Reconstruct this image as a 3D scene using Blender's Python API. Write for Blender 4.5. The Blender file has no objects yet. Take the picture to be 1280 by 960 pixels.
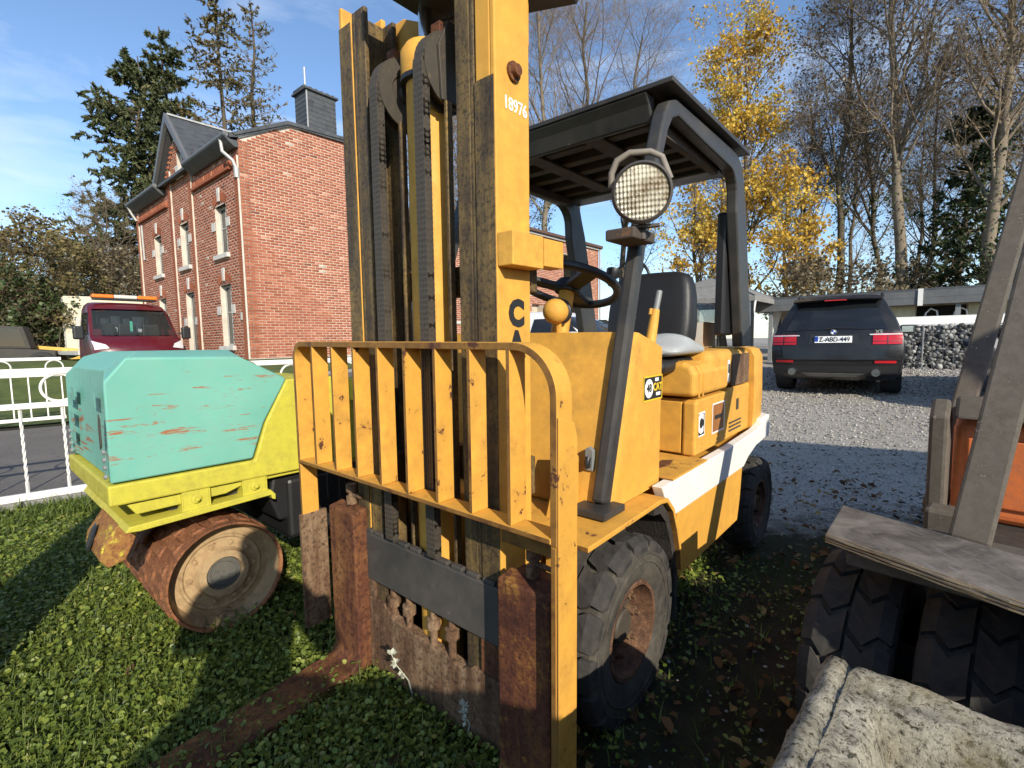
import bpy, bmesh, math, random
import numpy as np
from mathutils import Vector, Matrix
R_ = math.radians
S = bpy.context.scene
COL = S.collection

# ------------------------------------------------------------------ camera
F_PX, PITCH, ROLL, EYE = 616.0, math.atan(53/616.0), R_(1.0), 1.25
_f = Vector((0, math.cos(PITCH), -math.sin(PITCH))); _r = Vector((1, 0, 0)); _u = _r.cross(_f)
_r2 = math.cos(ROLL)*_r - math.sin(ROLL)*_u; _u2 = math.cos(ROLL)*_u + math.sin(ROLL)*_r
cam_data = bpy.data.cameras.new('camera'); cam = bpy.data.objects.new('camera', cam_data); COL.objects.link(cam)
m = Matrix.Identity(4)
for i in range(3):
    m[i][0], m[i][1], m[i][2] = _r2[i], _u2[i], -_f[i]
m[2][3] = EYE
cam.matrix_world = m
cam_data.sensor_width = 36; cam_data.lens = 36*F_PX/1280
cam_data.clip_start = .02; cam_data.clip_end = 3000
S.camera = cam

# ------------------------------------------------------------------ light
SUN_AZ = Vector((.393, -.92)).normalized(); SUN_EL = R_(26)
world = bpy.data.worlds.new('World'); S.world = world; world.use_nodes = True
wn = world.node_tree.nodes; wn.clear()
wo = wn.new('ShaderNodeOutputWorld'); wb = wn.new('ShaderNodeBackground'); sk = wn.new('ShaderNodeTexSky')
sk.sky_type = 'NISHITA'; sk.sun_disc = False
sk.sun_elevation = SUN_EL; sk.sun_rotation = math.atan2(SUN_AZ.x, SUN_AZ.y)
sk.air_density = 1.0; sk.dust_density = .3; sk.ozone_density = 3.5; sk.altitude = 150
wb.inputs['Strength'].default_value = .15
# thin high cloud
_L = world.node_tree.links; _tc = wn.new('ShaderNodeTexCoord'); _mp = wn.new('ShaderNodeMapping'); _mp.inputs['Scale'].default_value = (1.2, 3.0, 9.0); _mp.inputs['Rotation'].default_value = (.15, .1, .6)
_nz = wn.new('ShaderNodeTexNoise'); _nz.inputs['Scale'].default_value = 1.6; _nz.inputs['Detail'].default_value = 8; _nz.inputs['Roughness'].default_value = .55; _nz.inputs['Distortion'].default_value = .5
_rp = wn.new('ShaderNodeValToRGB'); _rp.color_ramp.elements[0].position = .50; _rp.color_ramp.elements[1].position = .85; _rp.color_ramp.elements[1].color = (.55, .55, .55, 1)
_mx = wn.new('ShaderNodeMix'); _mx.data_type = 'RGBA'; _mx.inputs[7].default_value = (5.2, 5.6, 6.2, 1)
_L.new(_tc.outputs['Generated'], _mp.inputs[0]); _L.new(_mp.outputs[0], _nz.inputs[0]); _L.new(_nz.outputs[0], _rp.inputs[0]); _L.new(_rp.outputs[0], _mx.inputs[0]); _L.new(sk.outputs[0], _mx.inputs[6]); _L.new(_mx.outputs[2], wb.inputs[0])
world.node_tree.links.new(wb.outputs[0], wo.inputs[0])
sd = bpy.data.lights.new('sun', 'SUN'); sun = bpy.data.objects.new('sun', sd); COL.objects.link(sun)
sd.energy = 4.4; sd.angle = R_(.5); sd.color = (1, .91, .77)
_sv = Vector((SUN_AZ.x*math.cos(SUN_EL), SUN_AZ.y*math.cos(SUN_EL), math.sin(SUN_EL)))
sun.rotation_euler = (-_sv).to_track_quat('-Z', 'Y').to_euler()
S.view_settings.view_transform = 'Standard'; S.view_settings.look = 'None'
S.view_settings.exposure = .5; S.view_settings.gamma = 1
S.cycles.max_bounces = 6; S.cycles.diffuse_bounces = 3; S.cycles.transparent_max_bounces = 8

# ------------------------------------------------------------------ mesh helpers
class MB:
    def __init__(s): s.v = []; s.f = []
    def add(s, vs, fs):
        n = len(s.v); s.v.extend([tuple(p) for p in vs]); s.f.extend([tuple(i+n for i in f) for f in fs]); return s
    def box(s, x0, x1, y0, y1, z0, z1, T=None):
        vs = [(x, y, z) for z in (z0, z1) for y in (y0, y1) for x in (x0, x1)]
        if T is not None: vs = [T @ Vector(p) for p in vs]
        return s.add(vs, [(0, 2, 3, 1), (4, 5, 7, 6), (0, 1, 5, 4), (2, 6, 7, 3), (0, 4, 6, 2), (1, 3, 7, 5)])
    def prism(s, poly, ax, a0, a1):
        # poly: 2d points in the other two axes (x: (y,z); y: (x,z); z: (x,y))
        ar = sum(poly[i][0]*poly[(i+1) % len(poly)][1]-poly[(i+1) % len(poly)][0]*poly[i][1] for i in range(len(poly)))
        if (ar < 0) != (ax == 'y'): poly = poly[::-1]
        def P(p, a): return (a, p[0], p[1]) if ax == 'x' else (p[0], a, p[1]) if ax == 'y' else (p[0], p[1], a)
        n = len(poly); vs = [P(p, a0) for p in poly]+[P(p, a1) for p in poly]
        fs = [tuple(range(n))[::-1], tuple(range(n, 2*n))]+[(i, (i+1) % n, n+(i+1) % n, n+i) for i in range(n)]
        return s.add(vs, fs)
    def tube(s, pts, rad, n=8, cap=True, closed=False):
        pts = [Vector(p) for p in pts]; k = len(pts)
        rad = [rad]*k if not hasattr(rad, '__len__') else rad
        vs = []; up = None
        for i, p in enumerate(pts):
            a = pts[(i-1) % k] if (closed or i > 0) else p; b = pts[(i+1) % k] if (closed or i < k-1) else p
            d = (b-a).normalized()
            if up is None:
                up = Vector((0, 0, 1)) if abs(d.z) < .9 else Vector((1, 0, 0))
            e1 = (up-d*up.dot(d)).normalized(); e2 = d.cross(e1); up = e1
            for j in range(n):
                t = 2*math.pi*j/n; vs.append(p+(e1*math.cos(t)+e2*math.sin(t))*rad[i])
        fs = []
        for i in range(k if closed else k-1):
            i2 = (i+1) % k
            for j in range(n):
                j2 = (j+1) % n; fs.append((i*n+j, i*n+j2, i2*n+j2, i2*n+j))
        if cap and not closed: fs += [tuple(range(n))[::-1], tuple(range((k-1)*n, k*n))]
        return s.add(vs, fs)
    def bar(s, a, b, w, h, up=(0, 0, 1)):
        # rectangular bar from a to b, w across, h along up
        a = Vector(a); b = Vector(b); d = (b-a).normalized(); up = Vector(up); up = (up-d*up.dot(d)).normalized(); e = d.cross(up)
        vs = [p+e*sx*w/2+up*sy*h/2 for p in (a, b) for sx, sy in ((-1, -1), (1, -1), (1, 1), (-1, 1))]
        return s.add(vs, [(0, 3, 2, 1), (4, 5, 6, 7), (0, 1, 5, 4), (1, 2, 6, 5), (2, 3, 7, 6), (3, 0, 4, 7)])
    def lathe(s, prof, ax='z', c=(0, 0, 0), n=32, cap=True):
        # prof: (radius, height) list along axis
        vs = []
        for r, h in prof:
            for j in range(n):
                t = 2*math.pi*j/n; a, b = r*math.cos(t), r*math.sin(t)
                p = (a, b, h) if ax == 'z' else (h, a, b) if ax == 'x' else (b, h, a)
                vs.append((p[0]+c[0], p[1]+c[1], p[2]+c[2]))
        fs = [(i*n+j, i*n+(j+1) % n, (i+1)*n+(j+1) % n, (i+1)*n+j) for i in range(len(prof)-1) for j in range(n)]
        if cap and prof[0][0] > 1e-5: fs.append(tuple(range(n))[::-1])
        if cap and prof[-1][0] > 1e-5: fs.append(tuple(range((len(prof)-1)*n, len(prof)*n)))
        return s.add(vs, fs)
    def loft(s, secs, close=True, cap=True):
        n = len(secs[0]); vs = [p for sec in secs for p in sec]; fs = []
        for i in range(len(secs)-1):
            for j in range(n if close else n-1):
                j2 = (j+1) % n; fs.append((i*n+j, i*n+j2, (i+1)*n+j2, (i+1)*n+j))
        if cap: fs += [tuple(range(n))[::-1], tuple(range((len(secs)-1)*n, len(secs)*n))]
        return s.add(vs, fs)
    def mesh(s, name, mat=None, smooth=None):
        me = bpy.data.meshes.new(name); me.from_pydata([tuple(p) for p in s.v], [], s.f); me.validate()
        if mat: me.materials.append(mat)
        if smooth is not None:
            me.shade_smooth()
            if smooth < 180: me.set_sharp_from_angle(angle=R_(smooth))
        return me
    def build(s, name, mat=None, parent=None, bevel=0, smooth=None, sub=0, seg=2, fix=True):
        me = s.mesh(name, mat, smooth)
        if fix:
            bm = bmesh.new(); bm.from_mesh(me); bmesh.ops.recalc_face_normals(bm, faces=bm.faces); bm.to_mesh(me); bm.free()
            if smooth is not None and smooth < 180: me.set_sharp_from_angle(angle=R_(smooth))
        o = bpy.data.objects.new(name, me); COL.objects.link(o)
        if parent is not None: o.parent = parent
        if bevel:
            b = o.modifiers.new('bevel', 'BEVEL'); b.width = bevel; b.segments = seg; b.limit_method = 'ANGLE'; b.angle_limit = R_(40)
        if sub:
            u = o.modifiers.new('sub', 'SUBSURF'); u.levels = sub; u.render_levels = sub
        return o

def link(me, name, parent=None, loc=None, mw=None):
    o = bpy.data.objects.new(name, me); COL.objects.link(o)
    if parent is not None: o.parent = parent
    if mw is not None: o.matrix_local = mw
    elif loc is not None: o.location = loc
    return o
def tag(o, label=None, cat=None, group=None, kind=None):
    if label: o['label'] = label
    if cat: o['category'] = cat
    if group: o['group'] = group
    if kind: o['kind'] = kind
    return o
def thing(name, label, cat, loc=(0, 0, 0), rz=0, group=None, mw=None):
    o = bpy.data.objects.new(name, None); COL.objects.link(o); o.empty_display_size = .1
    if mw is not None: o.matrix_world = mw
    else: o.location = loc; o.rotation_euler = (0, 0, rz)
    return tag(o, label, cat, group)
def copy_tree(o, parent=None):
    c = o.copy(); COL.objects.link(c)
    if parent is not None: c.parent = parent
    for ch in list(o.children): copy_tree(ch, c)
    return c
def np_mesh(name, V, Fq, mat, cols=None, smooth=False):
    # V (n,3), Fq (m,k) equal-size faces
    me = bpy.data.meshes.new(name); V = np.asarray(V, np.float32); Fq = np.asarray(Fq, np.int32)
    m_, k = Fq.shape
    me.vertices.add(len(V)); me.vertices.foreach_set('co', V.ravel())
    me.loops.add(m_*k); me.loops.foreach_set('vertex_index', Fq.ravel())
    me.polygons.add(m_); me.polygons.foreach_set('loop_start', np.arange(0, m_*k, k, dtype=np.int32))
    me.update(calc_edges=True)
    if smooth: me.shade_smooth()
    if cols is not None:      # one value per face: grain of the single piece
        at = me.attributes.new('tone', 'FLOAT', 'FACE'); at.data.foreach_set('value', np.asarray(cols, np.float32))
    if mat: me.materials.append(mat)
    return me

# ------------------------------------------------------------------ materials
def nm(name):
    mt = bpy.data.materials.new(name); mt.use_nodes = True; nt = mt.node_tree
    b = nt.nodes['Principled BSDF']; return mt, nt, b
def N(nt, t, **kw):
    n = nt.nodes.new(t)
    for k, v in kw.items():
        if k in n.inputs: n.inputs[k].default_value = v
        else: setattr(n, k, v)
    return n
def coords(nt, scale=(1, 1, 1)):
    tc = N(nt, 'ShaderNodeTexCoord'); mp = N(nt, 'ShaderNodeMapping'); mp.inputs['Scale'].default_value = scale
    nt.links.new(tc.outputs['Object'], mp.inputs[0]); return mp.outputs[0], tc
def noise(nt, co, scale, detail=5, rough=.6, dist=0):
    n = N(nt, 'ShaderNodeTexNoise'); n.inputs['Scale'].default_value = scale; n.inputs['Detail'].default_value = detail
    n.inputs['Roughness'].default_value = rough; n.inputs['Distortion'].default_value = dist
    nt.links.new(co, n.inputs['Vector']); return n.outputs[0]
def ramp(nt, fac, stops):
    r = N(nt, 'ShaderNodeValToRGB'); e = r.color_ramp.elements
    while len(e) < len(stops): e.new(.5)
    for x, (p, c) in zip(e, stops):
        x.position = p; x.color = (c, c, c, 1) if not hasattr(c, '__len__') else (*c, 1)
    nt.links.new(fac, r.inputs[0]); return r.outputs[0]
def mix(nt, fac, a, b, mode='MIX'):
    x = N(nt, 'ShaderNodeMix', data_type='RGBA', blend_type=mode)
    for sock, val in ((x.inputs[0], fac), (x.inputs[6], a), (x.inputs[7], b)):
        if hasattr(val, 'is_linked'): nt.links.new(val, sock)
        elif hasattr(val, '__len__'): sock.default_value = (*val, 1)
        else: sock.default_value = val
    return x.outputs[2]
def math_(nt, op, a, b=None, clamp=False):
    x = N(nt, 'ShaderNodeMath', operation=op); x.use_clamp = clamp
    for sock, val in ((x.inputs[0], a), (x.inputs[1], b)):
        if val is None: continue
        if hasattr(val, 'is_linked'): nt.links.new(val, sock)
        else: sock.default_value = val
    return x.outputs[0]
def bump(nt, b, h, strength=.3, dist=.01):
    n = N(nt, 'ShaderNodeBump'); n.inputs['Strength'].default_value = strength; n.inputs['Distance'].default_value = dist
    nt.links.new(h, n.inputs['Height']); nt.links.new(n.outputs[0], b.inputs['Normal'])

def worn(name, base, rough=.45, dirt=(.06, .045, .03), dirt_amt=.35, chip=(.09, .035, .02), chip_amt=.3, scale=1.0, metal=0, bmp=.15,
         edge=None, vary=.12, streak=0, spec=.5):
    """painted or bare metal: uneven tone, grime, chips; edge = worn colour on faces that look to local -y (the side things rub against)"""
    mt, nt, b = nm(name); co, tc = coords(nt)
    n1 = noise(nt, co, 2.2*scale, 6, .65, .3); n2 = noise(nt, co, 14*scale, 7, .7); n3 = noise(nt, co, 45*scale, 4, .6, .6)
    c = mix(nt, ramp(nt, n1, [(.3, 0), (.7, 1)]), tuple(x*(1-vary) for x in base), tuple(min(1, x*(1+vary)) for x in base))
    dm = math_(nt, 'MULTIPLY', ramp(nt, math_(nt, 'MULTIPLY', n1, n2), [(.16, 0), (.42, 1)]), dirt_amt)
    if streak:
        cs, _ = coords(nt, (9, 9, .8)); ns = noise(nt, cs, 2.0*scale, 5, .6)
        dm = math_(nt, 'MAXIMUM', dm, math_(nt, 'MULTIPLY', ramp(nt, ns, [(.5, 0), (.75, 1)]), streak))
    c = mix(nt, dm, c, dirt)
    cm = ramp(nt, math_(nt, 'ADD', math_(nt, 'MULTIPLY', n2, .65), math_(nt, 'MULTIPLY', n3, .35)), [(.70-.25*chip_amt, 0), (.73-.25*chip_amt, 1)])
    if edge is not None:
        sx = N(nt, 'ShaderNodeSeparateXYZ'); gn = N(nt, 'ShaderNodeNewGeometry'); vt = N(nt, 'ShaderNodeVectorTransform', vector_type='NORMAL', convert_from='WORLD', convert_to='OBJECT'); nt.links.new(gn.outputs['True Normal'], vt.inputs[0]); nt.links.new(vt.outputs[0], sx.inputs[0])
        em = ramp(nt, math_(nt, 'MULTIPLY', sx.outputs[1], -1), [(.5, 0), (.75, 1)])
        em = math_(nt, 'MULTIPLY', em, ramp(nt, n2, [(.3, 1), (.62, .55)]))
        c = mix(nt, em, c, edge)
    c = mix(nt, cm, c, chip)
    nt.links.new(c, b.inputs['Base Color'])
    rr = math_(nt, 'ADD', math_(nt, 'MULTIPLY', n2, .25), rough-.1, True)
    rr = math_(nt, 'ADD', rr, math_(nt, 'MULTIPLY', dm, .3), True)
    nt.links.new(rr, b.inputs['Roughness']); b.inputs['Metallic'].default_value = metal
    b.inputs['Specular IOR Level'].default_value = spec
    h = math_(nt, 'SUBTRACT', math_(nt, 'MULTIPLY', n3, .4), math_(nt, 'MULTIPLY', cm, .6))
    bump(nt, b, h, bmp, .004); return mt
def rusty(name, cols, scale=1.0, streak=.5, bmp=.5, paint=None, rough=.82):
    """layered rust: cols = dark, mid, orange, pale; optional old paint left in patches"""
    mt, nt, b = nm(name); co, _ = coords(nt); cs, _ = coords(nt, (8, 8, 1.1))
    n1 = noise(nt, co, 3.2*scale, 9, .72, .7); n2 = noise(nt, co, 17*scale, 8, .75, .4); n3 = noise(nt, co, 60*scale, 5, .7); ns = noise(nt, cs, 1.7*scale, 7, .7, .3)
    f = math_(nt, 'ADD', math_(nt, 'MULTIPLY', n1, .55), math_(nt, 'MULTIPLY', n2, .30)); f = math_(nt, 'ADD', f, math_(nt, 'MULTIPLY', n3, .15))
    f = mix(nt, streak, f, ns); c = ramp(nt, f, [(.36, cols[0]), (.47, cols[1]), (.57, cols[2]), (.68, cols[3])])
    c = mix(nt, ramp(nt, n3, [(.35, .75), (.5, 0)]), c, cols[0])
    if paint is not None:
        pm = ramp(nt, math_(nt, 'ADD', math_(nt, 'MULTIPLY', n1, .5), math_(nt, 'MULTIPLY', n2, .5)), [(.535, 0), (.60, 1)]); c = mix(nt, pm, c, paint)
    nt.links.new(c, b.inputs['Base Color']); nt.links.new(ramp(nt, n2, [(.3, rough-.2), (.7, rough+.1)]), b.inputs['Roughness']); b.inputs['Specular IOR Level'].default_value = .25
    bump(nt, b, math_(nt, 'ADD', n2, math_(nt, 'MULTIPLY', n3, .6)), bmp, .006); return mt
def plain(name, base, rough=.5, metal=0, vary=.15, scale=6, bmp=0, spec=.5):
    mt, nt, b = nm(name); co, _ = coords(nt); n1 = noise(nt, co, scale, 5)
    c = mix(nt, ramp(nt, n1, [(.3, 0), (.7, 1)]), tuple(x*(1-vary) for x in base), tuple(min(1, x*(1+vary)) for x in base))
    nt.links.new(c, b.inputs['Base Color']); b.inputs['Roughness'].default_value = rough; b.inputs['Metallic'].default_value = metal
    b.inputs['Specular IOR Level'].default_value = spec
    if bmp: bump(nt, b, noise(nt, co, scale*8, 5), bmp, .005)
    return mt
def toned(name, stops, rough=.8, bmp=0, scale=20, trans=0, spec=.3):
    """colour picked by the face attribute 'tone' of each small piece"""
    mt, nt, b = nm(name); at = N(nt, 'ShaderNodeAttribute', attribute_name='tone')
    c = ramp(nt, at.outputs['Fac'], stops)
    co, _ = coords(nt); n1 = noise(nt, co, scale, 4)
    c = mix(nt, .5, c, mix(nt, n1, (.55,)*3, (1.3,)*3), 'MULTIPLY') if bmp else c
    nt.links.new(c, b.inputs['Base Color']); b.inputs['Roughness'].default_value = rough
    b.inputs['Specular IOR Level'].default_value = spec
    if bmp: bump(nt, b, n1, bmp, .004)
    if trans:
        tr = N(nt, 'ShaderNodeBsdfTranslucent'); nt.links.new(c, tr.inputs[0]); ms = N(nt, 'ShaderNodeMixShader'); ms.inputs[0].default_value = trans
        out = nt.nodes['Material Output']; nt.links.new(b.outputs[0], ms.inputs[1]); nt.links.new(tr.outputs[0], ms.inputs[2]); nt.links.new(ms.outputs[0], out.inputs[0])
    return mt
def glass(name, tint=(.02, .025, .03), rough=.05, alpha=.75):
    mt, nt, b = nm(name); b.inputs['Base Color'].default_value = (*tint, 1); b.inputs['Roughness'].default_value = rough
    b.inputs['Specular IOR Level'].default_value = .7; b.inputs['Alpha'].default_value = alpha; return mt

YEL = (.70, .365, .058)
m_yel = worn('yellow_paint', YEL, .55, chip_amt=.20, dirt=(.20, .11, .035), dirt_amt=.55, streak=.30, spec=.3, vary=.18)
m_yel_edge = worn('yellow_paint_rubbed', YEL, .55, chip_amt=.44, dirt=(.16, .085, .03), dirt_amt=.6, vary=.18, edge=(.075, .028, .017), streak=.25, spec=.3)
m_mast = rusty('greasy_mast_steel', [(.022, .018, .014), (.075, .052, .028), (.17, .115, .045), (.36, .21, .05)], 1.3, .55, bmp=.3, rough=.6)
m_grease = worn('black_grease', (.052, .044, .034), .55, chip=(.10, .07, .04), chip_amt=.5, dirt_amt=.3, scale=3)
m_rust = rusty('rusty_steel', [(.030, .014, .010), (.10, .036, .020), (.20, .085, .032), (.34, .20, .09)], 1.0, .35)
m_rustp = rusty('rusty_fork_steel', [(.028, .013, .010), (.085, .030, .018), (.17, .065, .024), (.30, .15, .05)], 2.0, .3, paint=(.27, .13, .03))
m_rust2 = rusty('rusty_pale_steel', [(.035, .022, .016), (.12, .065, .036), (.24, .16, .095), (.42, .37, .29)], 1.1, .5)
m_grey = worn('dark_grey_steel', (.05, .048, .046), .55, chip=(.16, .12, .09), chip_amt=.3, dirt_amt=.5, dirt=(.11, .085, .06), vary=.3)
m_guard = worn('black_guard_paint', (.028, .030, .032), .42, chip=(.17, .14, .11), chip_amt=.22, dirt_amt=.5, dirt=(.09, .075, .055), vary=.2)
m_roofrust = worn('roof_underside_steel', (.06, .048, .04), .7, chip=(.14, .075, .04), chip_amt=.45, dirt_amt=.6, vary=.3)
m_white = worn('white_paint', (.78, .77, .73), .5, dirt=(.25, .2, .14), dirt_amt=.3, chip=(.4, .33, .22), chip_amt=.14)
m_chrome = plain('chrome', (.75, .75, .74), .18, 1)
m_black = plain('black_plastic', (.015, .015, .016), .45)
m_vinyl = plain('black_vinyl', (.013, .013, .014), .5, bmp=.2)
m_rubber = worn('tyre_rubber', (.035, .034, .033), .75, dirt=(.10, .088, .07), dirt_amt=.6, chip=(.08, .07, .06), chip_amt=.25, scale=3, vary=.25, spec=.25)
m_wall = worn('tyre_sidewall', (.042, .039, .035), .75, dirt=(.12, .105, .08), dirt_amt=.7, chip=(.12, .10, .08), chip_amt=.3, scale=3, vary=.25, spec=.2)
m_rim = rusty('rusty_rim', [(.03, .02, .015), (.09, .045, .027), (.19, .10, .055), (.36, .26, .17)], 4.0, .1)
m_mud = plain('caked_mud', (.03, .025, .02), .95, bmp=1.0, scale=14, vary=.6)
m_ink = plain('black_lettering', (.018, .018, .018), .5)
m_whiteink = plain('white_lettering', (.8, .8, .78), .5)
m_card = plain('cardboard', (.36, .24, .13), .85, vary=.08)
m_silver = plain('foil_tape', (.55, .53, .48), .4)
m_greyp = plain('grey_plastic', (.2, .21, .21), .5)

# ------------------------------------------------------------------ terrain
def sm(t): t = np.clip(t, 0, 1); return t*t*(3-2*t)
def hgt(x, y):
    x = np.asarray(x, float); y = np.asarray(y, float)
    r = np.hypot(x, y); az = np.degrees(np.arctan2(x, np.maximum(y, 1e-3)))
    amp = .90+(.38-.90)*sm((az-8)/22.0)
    k = sm((az+40)/14.0); r0 = 13.6+(4.8-13.6)*k; r1 = 17.5+(14.2-17.5)*k
    return amp*np.clip((r-r0)/(r1-r0), 0, 1)**1.35*(y > -3)
def h1(x, y): return float(hgt(x, y))
# ================================================================== text
def lettering(text, mat, parent, size, mw, name='lettering', thick=0.0, extr=.0008, align='CENTER', sx=1.0):
    cu = bpy.data.curves.new('t', 'FONT'); cu.body = text; cu.size = size; cu.offset = thick; cu.extrude = extr
    cu.align_x = align; cu.align_y = 'CENTER'; cu.resolution_u = 3
    o = bpy.data.objects.new('t', cu); COL.objects.link(o)
    me = bpy.data.meshes.new_from_object(o); bpy.data.objects.remove(o); me.name = name
    me.materials.clear(); me.materials.append(mat)
    if sx != 1:
        for v in me.vertices: v.co.x *= sx
    return link(me, name, parent, mw=mw)
def frame(x, y, z, o):     # matrix from axes and origin
    mm = Matrix.Identity(4)
    for i in range(3): mm[i][0], mm[i][1], mm[i][2], mm[i][3] = x[i], y[i], z[i], o[i]
    return mm
SIDE = lambda u, v, w: frame((0, 1, 0), (0, 0, 1), (1, 0, 0), (u, v, w))     # sheet facing +x, reading along +y
FRONT = lambda x, y, z: frame((1, 0, 0), (0, 0, 1), (0, -1, 0), (x, y, z))   # sheet facing -y, reading along +x

# ================================================================== tyre helper
def arc(cx, cy, r, a0, a1, n): return [(cx+r*math.cos(R_(a0+(a1-a0)*i/n)), cy+r*math.sin(R_(a0+(a1-a0)*i/n))) for i in range(n+1)]
def wheel(parent, R, W, u, v, side=1, nblk=20, rows=2, rimr=.52, lug=True, mats=None, bolts=8, skew=.5, name='wheel'):
    """axle along x; outer face at x=u (+side)"""
    mr, ms, mrim = mats or (m_rubber, m_wall, m_rim)
    uc = u-side*W/2
    hub = MB(); ri = R*rimr
    hub.lathe([(ri*1.02, -W*.3), (ri*1.05, W*.40), (ri*1.0, W*.445), (ri*.93, W*.44), (ri*.90, W*.30), (ri*.84, W*.12), (ri*.80, W*.05), (ri*.5, W*.04), (ri*.46, W*.12), (ri*.36, W*.14), (ri*.33, W*.24), (ri*.15, W*.26), (.001, W*.27)], 'x', n=36)
    if side < 0: hub.v = [(-x, y, z) for x, y, z in hub.v]
    hub.v = [(x+uc, y+v, z+R) for x, y, z in hub.v]
    w = hub.build(name, mrim, parent, smooth=35)
    if bolts:
        hb_ = MB(); hb_.lathe([(ri*.78, W*.055), (ri*.52, W*.045), (ri*.50, W*.06), (ri*.47, W*.125), (ri*.37, W*.146), (ri*.34, W*.25), (ri*.30, W*.275), (.001, W*.285)], 'x', n=30)
        hb_.v = [((x if side > 0 else -x)+uc, y+v, z+R) for x, y, z in hb_.v]; hb_.build('hub', m_grease, w, smooth=35)
    T = MB()
    T.lathe([(ri*.98, W*.40), (ri*1.06, W*.455), (R*.70, W*.485), (R*.80, W*.5), (R*.88, W*.485), (R*.925, W*.43), (R*.94, W*.2), (R*.942, 0), (R*.94, -W*.2), (R*.925, -W*.43), (R*.88, -W*.485), (R*.8, -W*.5), (ri*1.0, -W*.42)], 'x', n=48, cap=False)
    T.v = [(x+uc, y+v, z+R) for x, y, z in T.v]
    ty = T.build('tyre', ms, w, smooth=40)
    # raised rings on the sidewall
    for rr in (.745, .835):
        g = MB(); g.tube([(uc+side*W*.494, v+R*rr*math.cos(2*math.pi*i/48), R+R*rr*math.sin(2*math.pi*i/48)) for i in range(48)], .004, 5, closed=True); g.build('sidewall_ring', ms, w, smooth=180)
    if bolts:
        for i in range(bolts):
            t = 2*math.pi*i/bolts; b = MB(); x0 = uc+side*W*.05; c = (v+ri*.66*math.cos(t), R+ri*.66*math.sin(t))
            b.prism([(c[0]+.017*math.cos(k*math.pi/3), c[1]+.017*math.sin(k*math.pi/3)) for k in range(6)], 'x', min(x0, x0+side*.034), max(x0, x0+side*.034))
            b.prism([(c[0]+.009*math.cos(k*math.pi/3), c[1]+.009*math.sin(k*math.pi/3)) for k in range(6)], 'x', min(x0, x0+side*.05), max(x0, x0+side*.05))
            b.build('wheel_nut', m_rust2, w)
    if lug:   # one tread block, shared mesh, skewed like a chevron
        da = 2*math.pi/nblk
        for sgn in (-1, 1):
            B = MB(); K = 5
            prof = [(.02*W, 0), (.20*W, .3), (.34*W, .0), (.475*W, .08)]
            secs = []
            for k, (x, sh) in enumerate(prof):
                rt = R*(1.0 if k < 3 else .955); rb = R*.90 if k < 3 else R*.86
                a0, a1 = -da*.43+da*skew*sh, da*.43+da*skew*sh
                secs.append([(sgn*x, rb*math.cos(a0), rb*math.sin(a0)), (sgn*x, rt*math.cos(a0*.97), rt*math.sin(a0*.97)), (sgn*x, rt*1.004*math.cos((a0+a1)/2), rt*1.004*math.sin((a0+a1)/2)), (sgn*x, rt*math.cos(a1*.97), rt*math.sin(a1*.97)), (sgn*x, rb*math.cos(a1), rb*math.sin(a1))])
            # shoulder runs down the sidewall
            x = .505*W; a0, a1 = -da*.30, da*.30
            secs.append([(sgn*x, R*.82*math.cos(a0), R*.82*math.sin(a0)), (sgn*x, R*.90*math.cos(a0), R*.90*math.sin(a0)), (sgn*x, R*.905, 0), (sgn*x, R*.90*math.cos(a1), R*.90*math.sin(a1)), (sgn*x, R*.82*math.cos(a1), R*.82*math.sin(a1))])
            B.loft(secs); me = B.mesh('tread_block', mr)
            bm = bmesh.new(); bm.from_mesh(me); bmesh.ops.recalc_face_normals(bm, faces=bm.faces); bm.to_mesh(me); bm.free()
            for i in range(nblk):
                link(me, 'tread_block', w, mw=Matrix.Translation((uc, v, R)) @ Matrix.Rotation(da*(i+(.5 if sgn > 0 else 0)), 4, 'X'))
    return w

# ================================================================== the yellow forklift
FM = Matrix(((0.76293467, 0.64643893, 0.00688465, -.0305), (-0.6462982, 0.76293154, -0.01530043, 1.93775), (-0.01514331, 0.00722369, 0.99985924, 0), (0, 0, 0, 1)))
fl = thing('forklift', 'tall yellow forklift with load backrest and black overhead guard parked on the grass', 'forklift', mw=FM)
UC = -.008
def mast_channel(s, inner):
    b = MB(); X = lambda a: UC+s*a
    def bx(a, c, *r): b.box(min(X(a), X(c)), max(X(a), X(c)), *r)
    if not inner:
        bx(.343, .360, -.437, -.292, .10, 2.40); bx(.290, .343, -.437, -.418, .10, 2.335); bx(.290, .343, -.311, -.292, .10, 2.40)
        o = b.build('mast_channel', m_yel, fl, bevel=.004)
        c = MB(); a0, a1 = X(.288), X(.3575); c.box(min(a0, a1), max(a0, a1), -.4405, -.4375, .12, 2.33 if s < 0 else 1.955); c.build('rail_face', m_mast, o, bevel=.001)
        if s > 0:
            pass
    else:
        bx(.268, .283, -.437, -.305, .12, 2.355); bx(.212, .268, -.437, -.419, .12, 2.355); bx(.212, .268, -.323, -.305, .12, 2.355)
        o = b.build('inner_mast_channel', m_mast, fl, bevel=.004)
    return o
om = None
for s in (-1, 1):
    o = mast_channel(s, 0); mast_channel(s, 1)
    if s > 0: om = o
UW = UC+.360
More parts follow.
